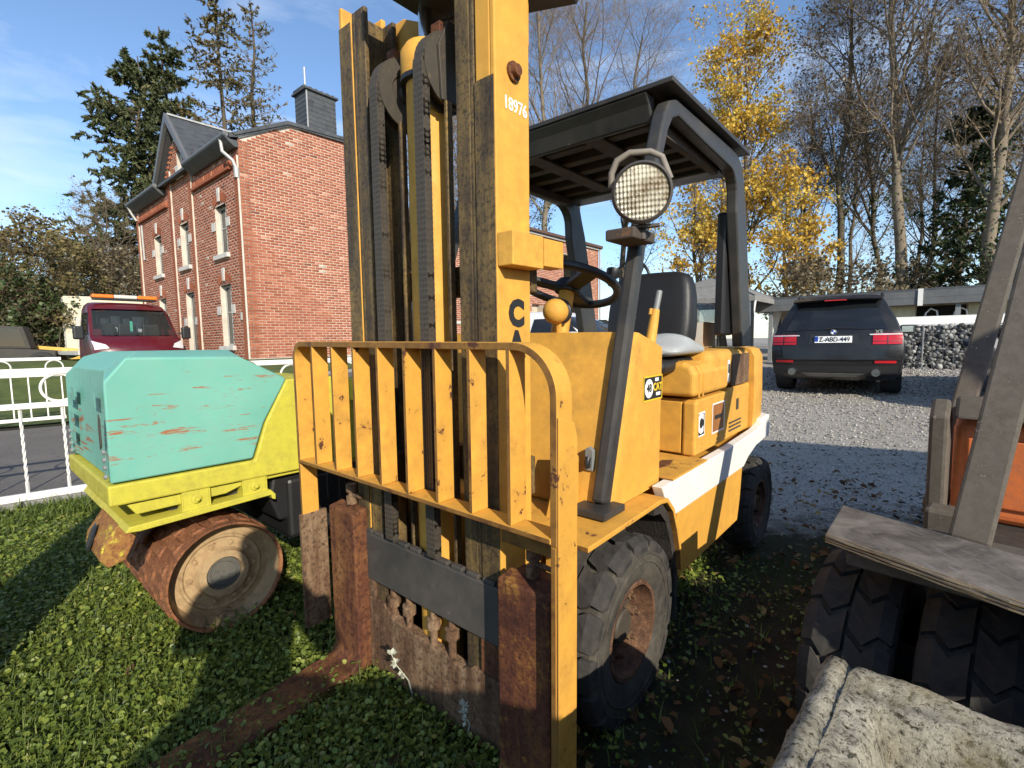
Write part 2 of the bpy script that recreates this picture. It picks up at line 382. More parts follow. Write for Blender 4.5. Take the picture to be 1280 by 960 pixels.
# the right post: lettering, number, bolt, bracket box
for ch, w in (('C', 1.335), ('A', 1.247), ('T', 1.172)):
    lettering(ch, m_ink, om, .098, SIDE(UW+.001, -.358, w), thick=.006, sx=.95)
lettering('18976', m_whiteink, om, .048, SIDE(UW+.001, -.354, 1.897), thick=.0006, sx=.84)
b = MB(); b.lathe([(.026, 0), (.026, .008), (.016, .008), (.015, .022), (.001, .024)], 'x', (UW, -.364, 1.985), 14); b.build('bolt_cap', m_rust, om, smooth=40)
b = MB(); b.box(UW, UW+.055, -.436, -.30, 1.462, 1.552); b.box(UW+.004, UW+.058, -.299, -.205, 1.470, 1.548); b.build('bracket_box', m_yel, om, bevel=.003)
# cross members
b = MB(); b.prism([(-.34, 2.10), (.33, 2.10), (.33, 2.24), (.16, 2.30), (.02, 2.25), (-.06, 2.30), (-.2, 2.37), (-.34, 2.37)], 'y', -.29, -.262); b.build('mast_crossmember', m_yel, fl, bevel=.003)
b = MB(); b.box(-.35, .335, -.288, -.235, 1.405, 1.505); b.build('mast_crossmember', m_mast, fl, bevel=.004)
b = MB(); b.box(-.35, .335, -.288, -.25, .30, .42); b.build('mast_crossmember', m_mast, fl, bevel=.004)
b = MB(); b.box(-.35, .335, -.288, -.25, .78, .90); b.build('mast_crossmember', m_mast, fl, bevel=.004)
# crosshead on the lift cylinder
b = MB(); b.prism([(-.085, 2.315), (.02, 2.285), (.17, 2.275), (.44, 2.205), (.47, 2.25), (.47, 2.42), (-.085, 2.42)], 'y', -.28, -.18)
b.prism([(-.085, 2.317), (.02, 2.287), (.17, 2.277), (.198, 2.28), (.198, 2.42), (-.085, 2.42)], 'y', -.50, -.281); b.build('crosshead', m_grey, fl, bevel=.006)
b = MB(); b.prism([(-.083, 2.335), (.15, 2.30), (.19, 2.305), (.19, 2.42), (-.083, 2.42)], 'y', -.515, -.501); b.build('crosshead_plate', m_yel, fl, bevel=.004)
b = MB(); b.lathe([(.071, .08), (.071, 2.08)], 'z', (-.008, -.35, 0), 28); cy = b.build('lift_cylinder', m_yel, fl, smooth=40)
b = MB(); b.lathe([(.076, 2.075), (.080, 2.085), (.080, 2.155), (.064, 2.18), (.02, 2.185)], 'z', (-.012, -.355, 0), 24); b.build('cylinder_cap', m_yel, cy, smooth=40)
b = MB(); b.lathe([(.021, 2.18), (.021, 2.30)], 'z', (-.012, -.355, 0), 16); b.build('piston_rod', m_chrome, cy, smooth=40)
b = MB(); b.lathe([(.0725, 2.063), (.0825, 2.066), (.0825, 2.08), (.0725, 2.083)], 'z', (-.012, -.355, 0), 24); b.build('clamp_ring', m_black, cy, smooth=40)
# pulleys and chains
lk = MB()
for xx in (-.016, -.0055, .0055, .016):
    lk.prism([(-.012, -.016), (.012, -.016), (.014, 0), (.012, .016), (-.012, .016), (-.014, 0)], 'x', xx-.0045, xx+.0045)
lk.box(-.021, .021, -.005, .005, -.005, .005)
lkm = lk.mesh('chain_link', m_grease)
for s in (-1, 1):
    pu = -.026+s*.110; p = MB()
    p.lathe([(.02, -.024), (.108, -.024), (.108, -.019), (.088, -.017), (.088, .017), (.108, .019), (.108, .024), (.06, .026), (.055, .02), (.03, .02), (.028, .035), (.001, .036)], 'x', (pu, -.355, 2.068), 32)
    pl = p.build('chain_pulley', m_grease, fl, smooth=40)
    p = MB(); p.prism([(-.41, 1.97), (-.30, 1.97), (-.29, 2.12), (-.33, 2.2), (-.38, 2.2), (-.42, 2.12)], 'x', pu+s*.032-.005, pu+s*.032+.005) if s > 0 else p.prism([(-.40, 2.02), (-.31, 2.02), (-.30, 2.16), (-.40, 2.16)], 'x', pu-.040, pu-.030)
    p.build('pulley_bracket', m_grease, pl, bevel=.002)
    p = MB(); p.box(pu-.02, pu+.02, -.40, -.36, 2.17, 2.20); p.build('chain_guard', m_rust, pl, bevel=.003)
    c = MB(); c.box(pu-.014, pu+.014, -.462, -.450, .585, 2.068); c.box(pu-.014, pu+.014, -.262, -.252, .9, 2.068)
    c.tube([(pu, -.355-.097*math.cos(R_(t)), 2.068+.097*math.sin(R_(t))) for t in range(0, 181, 15)], .008, 6)
    ch = c.build('lift_chain', m_grease, fl)
    k = 0; z = .59
    while z < 2.065:
        link(lkm, 'chain_link', ch, (pu, -.458, z)); z += .0165
    for t in range(5, 175, 10):
        link(lkm, 'chain_link', ch, mw=Matrix.Translation((pu, -.355-.098*math.cos(R_(t)), 2.068+.098*math.sin(R_(t)))) @ Matrix.Rotation(-R_(t), 4, 'X'))
    # chain anchor bolts in the carriage gap
    for dx in (-.045, .045):
        a = MB(); a.lathe([(.013, .20), (.013, .30), (.024, .302), (.024, .335), (.012, .337), (.012, .42)], 'z', (pu+dx, -.43, 0), 10); a.build('chain_anchor', m_rust2, ch, smooth=40)
for s in (-1, 1):
    b = MB(); b.box(-.026+s*.11+.030, -.026+s*.11+.042, -.40, -.375, .4, 1.97); b.build('mast_rail', m_mast, fl, bevel=.003)
for uu in (-.20, .20, .255):
    b = MB(); b.box(uu-.02, uu+.02, -.405, -.36, .05, .86); b.build('mast_rail', m_mast, fl, bevel=.004)

# ---- load backrest
v0, v1, wt, wl = -.543, -.478, 1.25, .793
pts = []
def flat_loop(poly, t, v0, v1, bm):
    # flat bar following a 2d path (u,w), thickness t, depth v0..v1
    n = len(poly); out = []
    for i in range(n):
        a = Vector(poly[max(i-1, 0)]); c = Vector(poly[min(i+1, n-1)]); d = (c-a).normalized(); nn = Vector((-d.y, d.x))
        p = Vector(poly[i]); out.append((p+nn*t/2, p-nn*t/2))
    secs = [[(q.x, v0, q.y), (r.x, v0, r.y), (r.x, v1, r.y), (q.x, v1, q.y)] for q, r in out]
    bm.loft(secs)
A = .611
path = [(-A, .78)]+[(-A, 1.17)]+arc(-A+.055, wt-.055, .055, 180, 90, 8)[0:]+[(x, wt) for x in np.linspace(-.5, .45, 8)]+arc(A-.12, wt-.12, .12, 90, 0, 12)+[(A, 1.0), (A, .78)]
b = MB(); flat_loop(path, .019, v0, v1, b); b.build('top_bar', m_yel_edge, fl, bevel=.002)
b = MB(); b.box(-A+.007, A-.007, v0-.004, v1-.003, wl-.007, wl+.007); b.build('lower_bar', m_yel_edge, fl, bevel=.002)
for i in range(8):
    u = -A+(i+1)*(2*A/9); b = MB(); b.box(u-.006, u+.006, v0, v1-.003, wl+.0075, wt-.0075); b.build('backrest_bar', m_yel_edge, fl, bevel=.0015)
b = MB(); b.box(-A-.007, -A+.0065, v0+.0, v1+.004, .30, .779); b.build('backrest_leg', m_yel_edge, fl, bevel=.002)
b = MB(); b.box(-A-.009, -A+.010, v0-.01, v1+.035, .10, .575); b.build('lower_bracket', m_rust2, fl, bevel=.003)
b = MB(); b.prism([(v0+.001, .12), (v1+.018, .12), (v1+.018, 1.03), (v1+.005, 1.07), (v0+.001, 1.09)], 'x', A+.0075, A+.014); b.build('backrest_leg', m_yel_edge, fl, bevel=.003)
b = MB(); b.box(A-.008, A+.007, v0, v1, .12, .779); b.build('backrest_leg', m_yel_edge, fl, bevel=.002)
b = MB(); b.box(.40, .60, v1-.01, v1+.012, .72, .785); b.build('backrest_gusset', m_yel_edge, fl, bevel=.002)

# ---- carriage and forks
b = MB(); b.box(-.345, .40, -.452, -.412, .372, .552); up = b.build('carriage_bar', m_grey, fl, bevel=.005)
for i in range(10):
    u = -.30+i*.068; t = MB(); t.box(u-.024, u+.024, -.451, -.43, .552, .566); t.build('carriage_tooth', m_grey, up, bevel=.003)
b = MB(); b.prism([(-.31, .02), (.395, .02), (.395, .262), (.24, .262), (.19, .235), (-.16, .262), (-.22, .30), (-.31, .30)], 'y', -.450, -.410); b.build('carriage_bar', m_rust2, fl, bevel=.005)
b = MB(); b.box(.275, .396, -.449, -.405, .264, .370); b.build('carriage_end_plate', m_rust, fl, bevel=.004)
b = MB(); b.box(-.345, -.27, -.449, -.405, .304, .370); b.build('carriage_end_plate', m_rust2, fl, bevel=.004)
def fork(u0, u1, ztop, drift, mt):
    b = MB(); L = 1.25
    prof = [(-.445, ztop), (-.505, ztop-.012), (-.505, .075), (-.53, .047), (-.505-L, .028), (-.505-L, .008), (-.47, .004), (-.445, .03)]
    def P(u, p): return (u+drift*max(0, (-.50-p[0]))/.6, p[0], p[1])
    n = len(prof); vs = [P(u0, p) for p in prof]+[P(u1, p) for p in prof]
    b.add(vs, [tuple(range(n)), tuple(range(n, 2*n))[::-1]]+[(i, (i+1) % n, n+(i+1) % n, n+i) for i in range(n)])
    o = b.build('fork', mt, fl, bevel=.007)
    p = MB(); c = ((u0+u1)/2, -.455, ztop); p.lathe([(.020, 0), (.020, .03), (.012, .032), (.012, .045), (.02, .047), (.02, .075), (.001, .077)], 'z', c, 12)
    p.bar((c[0], c[1], c[2]+.04), (c[0]+.06, c[1], c[2]+.035), .01, .01); p.build('fork_pin', m_rust2, o, smooth=40)
    h = MB(); h.box(u0+.01, u1-.01, -.444, -.395, ztop-.10, ztop-.01); h.build('fork_hook', m_rust, o, bevel=.004)
    return o
fork(-.475, -.305, .645, .05, m_rust); fork(.395, .572, .635, .03, m_rustp)

# ---- chassis, stripe, fenders
b = MB(); b.box(-.33, .33, -.22, .355, .30, .70); b.build('front_chassis', m_yel, fl, bevel=.01)
b = MB(); b.prism([(1.16, .30), (1.20, .42), (1.27, .55), (1.40, .62), (1.60, .62), (1.60, .70), (.36, .70), (.36, .30)], 'x', -.50, .515); b.build('chassis', m_yel, fl, bevel=.01)
b = MB(); b.prism([(.385, .32), (1.165, .315), (1.20, .42), (1.225, .58), (.37, .587), (.35, .44)], 'x', .516, .552); b.build('skirt_panel', m_yel, fl, bevel=.004)
b = MB(); b.prism([(.335, .592), (1.23, .584), (1.31, .62), (1.46, .655), (1.60, .662), (1.60, .762), (1.45, .742), (1.0, .728), (.20, .728), (.24, .665)], 'x', .516, .558); b.build('side_stripe', m_white, fl, bevel=.004)
b = MB(); b.box(-.5, .5575, .30, .675, .7285, .735); b.build('floor_plate', m_yel_edge, fl, bevel=.002)
b = MB(); b.prism([(.33, 0), (.42, -.02), (.50, .0), (.47, .035), (.40, .03)], 'y', 0, .003); 
o = b.build('rust_patch', m_rust, fl); o.matrix_local = frame((0, 1, 0), (-1, 0, 0), (0, 0, 1), (.45, .06, .7395)) @ Matrix.Rotation(R_(-90), 4, 'X')
for s in (-1, 1):
    prof = [(-.345, .695), (.13, .70), (.19, .690), (.245, .64), (.29, .55), (.325, .45), (.335, .38)]
    b = MB(); out = []
    for i in range(len(prof)):
        a = Vector(prof[max(i-1, 0)]); c = Vector(prof[min(i+1, len(prof)-1)]); d = (c-a).normalized(); nn = Vector((-d.y, d.x)); p = Vector(prof[i]); out.append((p+nn*.008, p-nn*.008))
    x0, x1 = (.30, .585) if s > 0 else (-.585, -.30)
    b.loft([[(x0, q.x, q.y), (x0, r.x, r.y), (x1, r.x, r.y), (x1, q.x, q.y)] for q, r in out]); o = b.build('fender', m_yel_edge, fl, bevel=.003)
    b = MB(); b.loft([[(x0, q.x-.012, q.y-.018), (x0, r.x-.015, r.y-.04), (x1-.02 if s > 0 else x1+.0, r.x-.015, r.y-.04), (x1-.02 if s > 0 else x1, q.x-.012, q.y-.018)] for q, r in out[1:]]); b.build('mud_crust', m_mud, o)
    b = MB(); b.box(x0+.02, x1-.02, .325, .345, .17, .40); b.build('mud_flap', m_rubber, o, bevel=.003)
# front frame plates next to the mast
b = MB(); b.prism([(-.235, .32), (-.10, .30), (-.10, .88), (-.15, .92), (-.235, .70)], 'x', .36, .40); b.build('frame_plate', m_yel, fl, bevel=.004)
b = MB(); b.prism([(-.235, .32), (-.10, .30), (-.10, .88), (-.15, .92), (-.235, .70)], 'x', -.415, -.375); b.build('frame_plate', m_yel, fl, bevel=.004)
b = MB(); b.tube([(.30, -.24, .42), (.30, .0, .56)], .03, 12); b.build('tilt_cylinder', m_grease, fl, smooth=40)
b = MB(); b.box(-.36, .345, -.23, -.10, .18, .40); b.build('front_axle', m_grease, fl, bevel=.02)
# ---- cowl
secs = []
def cowl_sec(w, vf, vb):
    r = .07; p = [(-.50, vb), (-.50, vf+r)]+[(x, y) for x, y in arc(-.50+r, vf+r, r, 180, 270, 5)[1:]]+arc(.502-r, vf+r, r, 270, 360, 6)+[(.502, vb)]
    return [(x, y, w) for x, y in p]
for w, vf, vb in ((.71, -.105, .297), (.90, -.052, .300), (1.10, .003, .302), (1.20, .030, .304), (1.225, .037, .302)): secs.append(cowl_sec(w, vf, vb))
# top: front edge is high, slopes away to the back of the side wings
top = []
for (x, y, z) in cowl_sec(1.25, .044, .27):
    t = max(0, (y-.05)/.25); top.append((x, .044+(y-.044)*.93, 1.283-.055*t*t))
secs.append(top)
b = MB(); b.loft(secs); cw = b.build('cowl', m_yel, fl, smooth=35)
# sticker on the cowl
b = MB(); b.box(.5025, .5035, .150, .308, 1.036, 1.126); st = b.build('warning_label', m_ink, cw)
b = MB()
for a in ((.150, .308, 1.036, 1.041), (.150, .308, 1.121, 1.126), (.150, .155, 1.041, 1.121), (.303, .308, 1.041, 1.121)): b.box(.5036, .5040, *a)
m_ylab = plain('label_yellow', (.75, .5, .02), .5); b.build('label_border', m_ylab, st)
b = MB(); b.lathe([(.034, 0), (.034, .0006)], 'x', (.5036, .195, 1.081), 20); b.build('label_disc', m_whiteink, st)
lettering('48', m_ink, st, .04, SIDE(.5045, .195, 1.081), thick=.001)
lettering('CAT', m_ylab, st, .038, SIDE(.504, .266, 1.082), thick=.0012)
for v0_, v1_, w_ in ((.245, .275, 1.104), (.255, .292, 1.051)):
    b = MB(); b.box(.5036, .5040, v0_, v1_, w_, w_+.012); b.build('label_print', m_whiteink, st)
b = MB(); b.box(.12, .46, -.098, -.088, .70, .74); b.build('cowl_flange', m_yel, cw, bevel=.003)
b = MB(); b.prism([(.41, .83), (.44, .83), (.44, .90), (.425, .91), (.41, .90)], 'y', -.082, -.066); b.build('hose_bracket', m_greyp, cw, bevel=.002)
b = MB(); b.tube([(.425, -.085, .875), (.427, -.095, .86), (.425, -.088, .845)], .010, 10); b.build('hose_end', m_black, cw, smooth=60)

# ---- tank, lid, hood, counterweight
b = MB(); b.box(.02, .498, .682, 1.135, .736, .985); tk = b.build('tank_box', m_yel, fl, bevel=.008)
b = MB(); b.box(.06, .44, .670, .681, .745, .975); b.build('tank_front', m_yel, tk, bevel=.004)
b = MB(); b.box(.445, .505, .664, .712, .738, .978); b.build('corner_strip', m_yel, tk, bevel=.012, seg=3)
b = MB(); b.prism([(.0, 1.0), (.506, 1.0), (.506, 1.10), (.485, 1.135), (.45, 1.15), (.0, 1.15)], 'y', .640, 1.10); b.build('tank_lid', m_yel, fl, bevel=.022, seg=4)
for v in (.685, .735):
    b = MB(); b.prism([(.1, .998), (.5085, .998), (.5085, 1.10), (.487, 1.138), (.45, 1.1535), (.1, 1.1535), (.1, 1.149), (.45, 1.149), (.483, 1.133), (.504, 1.1), (.504, .998)], 'y', v, v+.012); b.build('lid_rib', m_yel, fl)
b = MB(); b.box(-.46, .496, 1.137, 1.515, .736, .995); b.build('engine_side', m_yel, fl, bevel=.008)
b = MB(); b.box(-.46, .497, .86, 1.512, .998, 1.192); b.build('hood', m_yel, fl, bevel=.045, seg=5)
b = MB(); b.box(.4975, .5015, 1.165, 1.475, 1.004, 1.165); b.build('side_plate', m_rust2, fl, bevel=.002)
b = MB(); b.box(.4975, .500, 1.105, 1.135, 1.03, 1.14); pl = b.build('name_plate', m_whiteink, fl); b = MB(); b.box(.5002, .5006, 1.108, 1.132, 1.075, 1.12); b.build('plate_print', m_ink, pl)
b = MB(); b.box(.497, .500, 1.275, 1.31, .87, .93); b.build('latch', m_grease, fl, bevel=.003)
for w in (.77, .79, .81):
    b = MB(); b.box(.497, .5005, 1.16, 1.36, w, w+.008); b.build('vent_slot', m_grease, fl)
for w in (.755, .775):
    b = MB(); b.box(.4985, .5015, .76, 1.1, w, w+.007); b.build('pressed_rib', m_yel, fl, bevel=.002)
sec = []
for v, xi, w0, w1 in ((1.518, .0, .64, 1.19), (1.60, .0, .62, 1.19), (1.74, .01, .62, 1.19), (1.80, .04, .62, 1.18), (1.84, .10, .63, 1.15), (1.855, .17, .66, 1.10)):
    h = .515-xi; r = .05
    sec.append([(-h, v, w0), (h, v, w0), (h+.006, v, (w0+w1)/2), (h, v, w1-r), (h-.02, v, w1-.012), (h-r, v, w1), (-h+r, v, w1), (-h+.02, v, w1-.012), (-h, v, w1-r)])
b = MB(); b.loft(sec); cwt = b.build('counterweight', m_yel, fl, smooth=50)
b = MB(); b.loft([[(-h, v, w0), (h, v, w0), (h, v, w1), (-h, v, w1)] for v, h, w0, w1 in ((1.61, .548, .652, .775), (1.78, .548, .650, .785), (1.86, .49, .655, .785), (1.90, .40, .66, .785))]); b.build('rear_bumper', m_white, fl, bevel=.012)
# decals: square emblem and framed plate
b = MB(); b.box(.4987, .4995, .682, .795, .815, .925); em = b.build('emblem', m_whiteink, tk)
b = MB(); b.box(.4996, .5001, .690, .787, .822, .918); e2 = b.build('emblem_field', m_ink, em)
lettering('C', m_whiteink, em, .115, SIDE(.5006, .738, .870), thick=.006, sx=.85)
b = MB(); b.box(.5001, .5013, .742, .750, .83, .91); b.build('emblem_bar', m_ink, em)
m_decal = plain('faded_decal', (.30, .12, .03), .6); b = MB(); b.box(.4985, .4990, .90, 1.07, .805, .94); dc = b.build('framed_decal', m_decal, tk)
b = MB()
for a in ((.895, 1.075, .80, .807), (.895, 1.075, .938, .945), (.895, .903, .807, .938), (1.067, 1.075, .807, .938)): b.box(.4991, .4996, *a)
b.build('decal_border', m_whiteink, dc)
b = MB(); b.box(.4991, .4994, .93, 1.04, .865, .885); b.build('decal_print', m_ink, dc)

# ---- overhead guard
m_handle = worn('tan_grey_steel', (.20, .175, .14), .6, chip_amt=.3); m_refl = plain('reflector', (.8, .74, .55), .25, .9); m_lens = None
outer = [(.112, 1.59), (.213, 1.845), (.258, 1.974), (.288, 2.05), (.325, 2.10), (.39, 2.126), (1.08, 2.130)]+arc(1.10, 1.96, .168, 85, 12, 7)+[(1.31, 1.88), (1.49, 1.20)]
inner_ = [(1.32, 1.20), (1.15, 1.86)]+arc(1.03, 1.93, .115, 0, 95, 6)+[(.684, 2.058), (.412, 2.073), (.358, 2.05), (.318, 1.995), (.266, 1.868), (.165, 1.59)]
for s in (-1, 1):
    x0, x1 = (.452, .504) if s > 0 else (-.504, -.452)
    b = MB(); b.prism(outer+inner_, 'x', x0, x1); b.build('guard_side_frame', m_guard, fl, bevel=.008)
    b = MB(); b.bar((s*.478, -.092, .735), (s*.478, .145, 1.612), .046, .055, (0, 1, 0)); p = b.build('guard_pillar', m_guard, fl, bevel=.010)
    f = MB(); f.box(s*.478-.062, s*.478+.062, -.175, -.045, .7105, .734); f.build('pillar_foot', m_guard, p, bevel=.004)
    if s > 0:
        b = MB(); b.box(.395, .447, 1.19, 1.36, 1.26, 1.88); b.build('air_cleaner', m_black, fl, bevel=.015)
    # work lamp
    lc = Vector((s*.572, -.03, 1.695)); Rl = .084
    ry = Matrix.Translation(lc) @ Matrix.Rotation(R_(6 if s > 0 else -6), 4, 'X') @ Matrix.Rotation(R_(28) if s > 0 else R_(0), 4, 'Z')
    b = MB(); b.lathe([(Rl*.3, .11), (Rl*.75, .085), (Rl*1.0, .03), (Rl*1.02, .0), (Rl*1.06, -.004), (Rl*1.06, -.020), (Rl*.97, -.028), (Rl*.93, -.020)], 'y', n=36, cap=False)
    lp = b.build('work_lamp', m_grey, fl, smooth=35); lp.matrix_local = ry
    b = MB(); b.lathe([(.001, -.006), (Rl*.93, -.006)], 'y', n=36); b.build('lamp_reflector', m_refl, lp)
    b = MB(); b.lathe([(.001, -.032), (Rl*.35, -.030), (Rl*.7, -.026), (Rl*.93, -.020)], 'y', n=36)
    if m_lens is None:
        m_lens, nt, bb = nm('ribbed_lamp_glass'); co, _ = coords(nt); wv = N(nt, 'ShaderNodeTexWave'); wv.inputs['Scale'].default_value = 28; wv.bands_direction = 'X'; nt.links.new(co, wv.inputs[0])
        wz = N(nt, 'ShaderNodeTexWave'); wz.inputs['Scale'].default_value = 20; wz.bands_direction = 'Z'; nt.links.new(co, wz.inputs[0])
        cc = mix(nt, ramp(nt, noise(nt, co, 16, 6, .7), [(.42, 0), (.62, 1)]), (.62, .58, .45), (.16, .11, .05)); cc = mix(nt, math_(nt, 'MULTIPLY', math_(nt, 'MULTIPLY', wv.outputs[1], wz.outputs[1]), .38), cc, (.85, .82, .7)); nt.links.new(cc, bb.inputs['Base Color']); bb.inputs['Roughness'].default_value = .12; bb.inputs['Alpha'].default_value = .8
        bump(nt, bb, math_(nt, 'ADD', wv.outputs[1], wz.outputs[1]), .6, .006)
    b.build('lamp_lens', m_lens, lp, smooth=60)
    b = MB(); b.tube([(-.088, .02, .03), (-.086, .02, .07), (-.068, .02, .105), (-.03, .02, .122), (.03, .02, .118), (.062, .02, .10), (.085, .02, .035)], .010, 8); b.build('lamp_handle', m_handle, lp, smooth=60)
    b = MB(); b.tube([(0, .03, -.08), (0, .03, -.13)], .012, 8); b.box(-.03, .05, .0, .05, -.098, -.090); b.build('lamp_stem', m_grey, lp)
    b = MB(); b.box(s*.51-.05, s*.51+.05, -.05, .10, 1.565, 1.60); b.build('lamp_bracket', m_roofrust, fl, bevel=.006)
b = MB(); b.box(-.535, .535, .272, 1.225, 2.137, 2.155); b.build('roof_sheet', m_guard, fl, bevel=.003)
b = MB(); b.prism([(.275, 2.135), (.345, 2.135), (.345, 2.045), (.325, 2.045), (.30, 2.10)], 'x', -.437, .437); b.build('roof_front_beam', m_guard, fl, bevel=.006)
b = MB(); b.box(-.437, .437, 1.06, 1.20, 2.05, 2.13); b.build('roof_rear_beam', m_guard, fl, bevel=.008)
for k in range(5):
    v = .42+k*.145; b = MB(); b.box(-.437, .437, v, v+.055, 2.072, 2.134); b.build('roof_bar', m_roofrust, fl, bevel=.004)
for u in (-.16, .16):
    b = MB(); b.box(u-.04, u+.04, .346, 1.059, 2.060, 2.0715); b.build('roof_strap', m_roofrust, fl, bevel=.003)
b = MB(); b.box(-.437, -.405, .35, 1.06, 2.03, 2.07); b.box(.405, .437, .35, 1.06, 2.03, 2.07); b.build('roof_angle', m_roofrust, fl, bevel=.003)

# ---- controls and seat
swm = Matrix.Translation((.135, .23, 1.470)) @ Matrix.Rotation(R_(-20), 4, 'X')
b = MB(); b.tube([(*[.198*f_(2*math.pi*i/40) for f_ in (math.cos, math.sin)], 0) for i in range(40)], .017, 10, closed=True)
sw = b.build('steering_wheel', m_black, fl, smooth=180); sw.matrix_local = swm
b = MB(); b.lathe([(.05, -.03), (.055, .0), (.04, .02), (.001, .022)], 'z', n=20); b.build('wheel_hub', m_black, sw, smooth=50)
for a in (100, 215, 330):
    b = MB(); d = Vector((math.cos(R_(a)), math.sin(R_(a)), 0)); b.bar(d*.04-Vector((0, 0, .012)), d*.19, .06, .02); b.build('wheel_spoke', m_black, sw, bevel=.004)
b = MB(); b.lathe([(.012, .01), (.014, .04), (.026, .05), (.028, .075), (.001, .085)], 'z', (.165, .05, 0), 14); b.build('spinner_knob', m_black, sw, smooth=60)
b = MB(); b.tube([(.135, .225, 1.455), (.15, .12, 1.19)], [.03, .04], 14); b.build('steering_column', m_yel, fl, smooth=60)
b = MB(); b.lathe([(.001, -.048), (.02, -.044), (.036, -.032), (.046, -.01), (.047, .01), (.042, .028), (.043, .036), (.001, .037)], 'y', n=24); hn = b.build('lamp_ball', m_yel, fl, smooth=60); hn.matrix_local = Matrix.Translation((.185, .07, 1.362)) @ Matrix.Rotation(R_(15), 4, 'Z')
b = MB(); b.lathe([(.044, .03), (.05, .034), (.05, .052), (.03, .065), (.001, .066)], 'y', n=24); b.build('lamp_ball_ring', m_black, hn, smooth=40)
b = MB(); b.tube([(.185, .09, 1.33), (.17, .12, 1.22)], .012, 8); b.build('ball_bracket', m_yel, fl)
sb = MB(); secs = []
for z, hw, d0, d1 in ((1.14, .17, .80, .93), (1.20, .215, .79, .945), (1.32, .225, .80, .95), (1.46, .215, .825, .955), (1.54, .195, .845, .955), (1.575, .15, .865, .945)):
    uc = .195; r = .05
    secs.append([(uc+x*hw, (d0+d1)/2+y*(d1-d0)/2, z) for x, y in ((-1, -.5), (-.92, -.9), (-.75, -1), (.75, -1), (.92, -.9), (1, -.5), (1, .5), (.9, .95), (.7, 1), (-.7, 1), (-.9, .95), (-1, .5))])
sb.loft(secs); sb.build('seat_backrest', m_vinyl, fl, smooth=60, sub=1)
b = MB(); b.box(-.03, .42, .50, .92, 1.10, 1.165); b.build('seat_cushion', m_vinyl, fl, bevel=.03, seg=4)
b = MB(); b.box(-.2, .30, .66, .95, .99, 1.10); b.build('seat_base', m_black, fl, bevel=.01)
b = MB(); b.tube([(.36, .50, 1.20), (.36, .545, 1.33), (.36, .56, 1.375)], [.024, .02, .017], 10); lv = b.build('brake_lever', m_yel, fl, smooth=60)
b = MB(); b.tube([(.36, .56, 1.37), (.36, .595, 1.455)], .013, 10); b.build('lever_grip', m_greyp, lv, smooth=60)
b = MB(); b.tube([(.345, .548, 1.38), (.345, .54, 1.355)], .008, 8); b.build('lever_button', m_yel, lv)
b = MB(); b.tube([(.05+.1*math.cos(R_(t)), .95, 1.55+.1*math.sin(R_(t))) for t in range(0, 181, 15)], .008, 8); b.build('grab_hoop', m_black, fl, smooth=60)
# wheels
for q in (wheel(fl, .312, .215, .568, 0, 1, nblk=15), wheel(fl, .312, .215, -.568, 0, -1, nblk=15, bolts=0)): q.location.z = -.026
wheel(fl, .27, .17, .555, 1.642, 1, nblk=17); wheel(fl, .27, .17, -.555, 1.642, -1, nblk=17, bolts=0)
# things lying on it
def on_fl(name, label, cat): return thing(name, label, cat, mw=FM.copy())
t = on_fl('plastic_bag', 'pale grey plastic bag folded on the forklift seat', 'bag')
b = MB(); rng = random.Random(3); secs = []
for i, v in enumerate(np.linspace(.53, .93, 7)):
    h = .085*(1-abs(i-3)/4.2); secs.append([(.02, v, 1.168), (.45, v, 1.168), (.475-.02*rng.random(), v, 1.20), (.45, v, 1.19+h*(.8+.3*rng.random())), (.3, v, 1.20+h*(1+.2*rng.random())), (.15, v, 1.195+h*rng.random()), (.03, v, 1.18)])
b.loft(secs); b.build('bag_body', plain('pale_bag', (.34, .36, .36), .55, bmp=.5), t, smooth=60, sub=2)
t = on_fl('cardboard_box', 'brown cardboard box with silver tape standing on the forklift hood', 'box')
b = MB(); b.box(.02, .33, 1.22, 1.44, 1.193, 1.33); cb = b.build('box_body', m_card, t, bevel=.004)
b = MB(); b.box(.24, .331, 1.2175, 1.2195, 1.196, 1.331); b.box(.24, .331, 1.2195, 1.44, 1.3305, 1.3325); b.build('tape_strip', m_silver, cb)
t = on_fl('plastic_wrap', 'clear crumpled plastic wrap bundled on the cardboard box', 'plastic wrap')
m_wrap, nt, bb = nm('clear_wrap'); bb.inputs['Base Color'].default_value = (.35, .42, .42, 1); bb.inputs['Roughness'].default_value = .15; bb.inputs['Alpha'].default_value = .55
co, _ = coords(nt); bump(nt, bb, noise(nt, co, 22, 5, .6, 2.0), 1.0, .03)
b = MB(); secs = []
for i in range(9):
    a = i/8; secs.append([(.05+.33*a, 1.33+.12*math.cos(R_(t_))*(1-.3*abs(a-.4)), 1.335+.10*math.sin(R_(t_))*(1.1-1.2*(a-.35)**2)*(1+.25*rng.random())) for t_ in range(0, 181, 18)])
b.loft(secs, close=True); b.build('wrap_body', m_wrap, t, smooth=50)
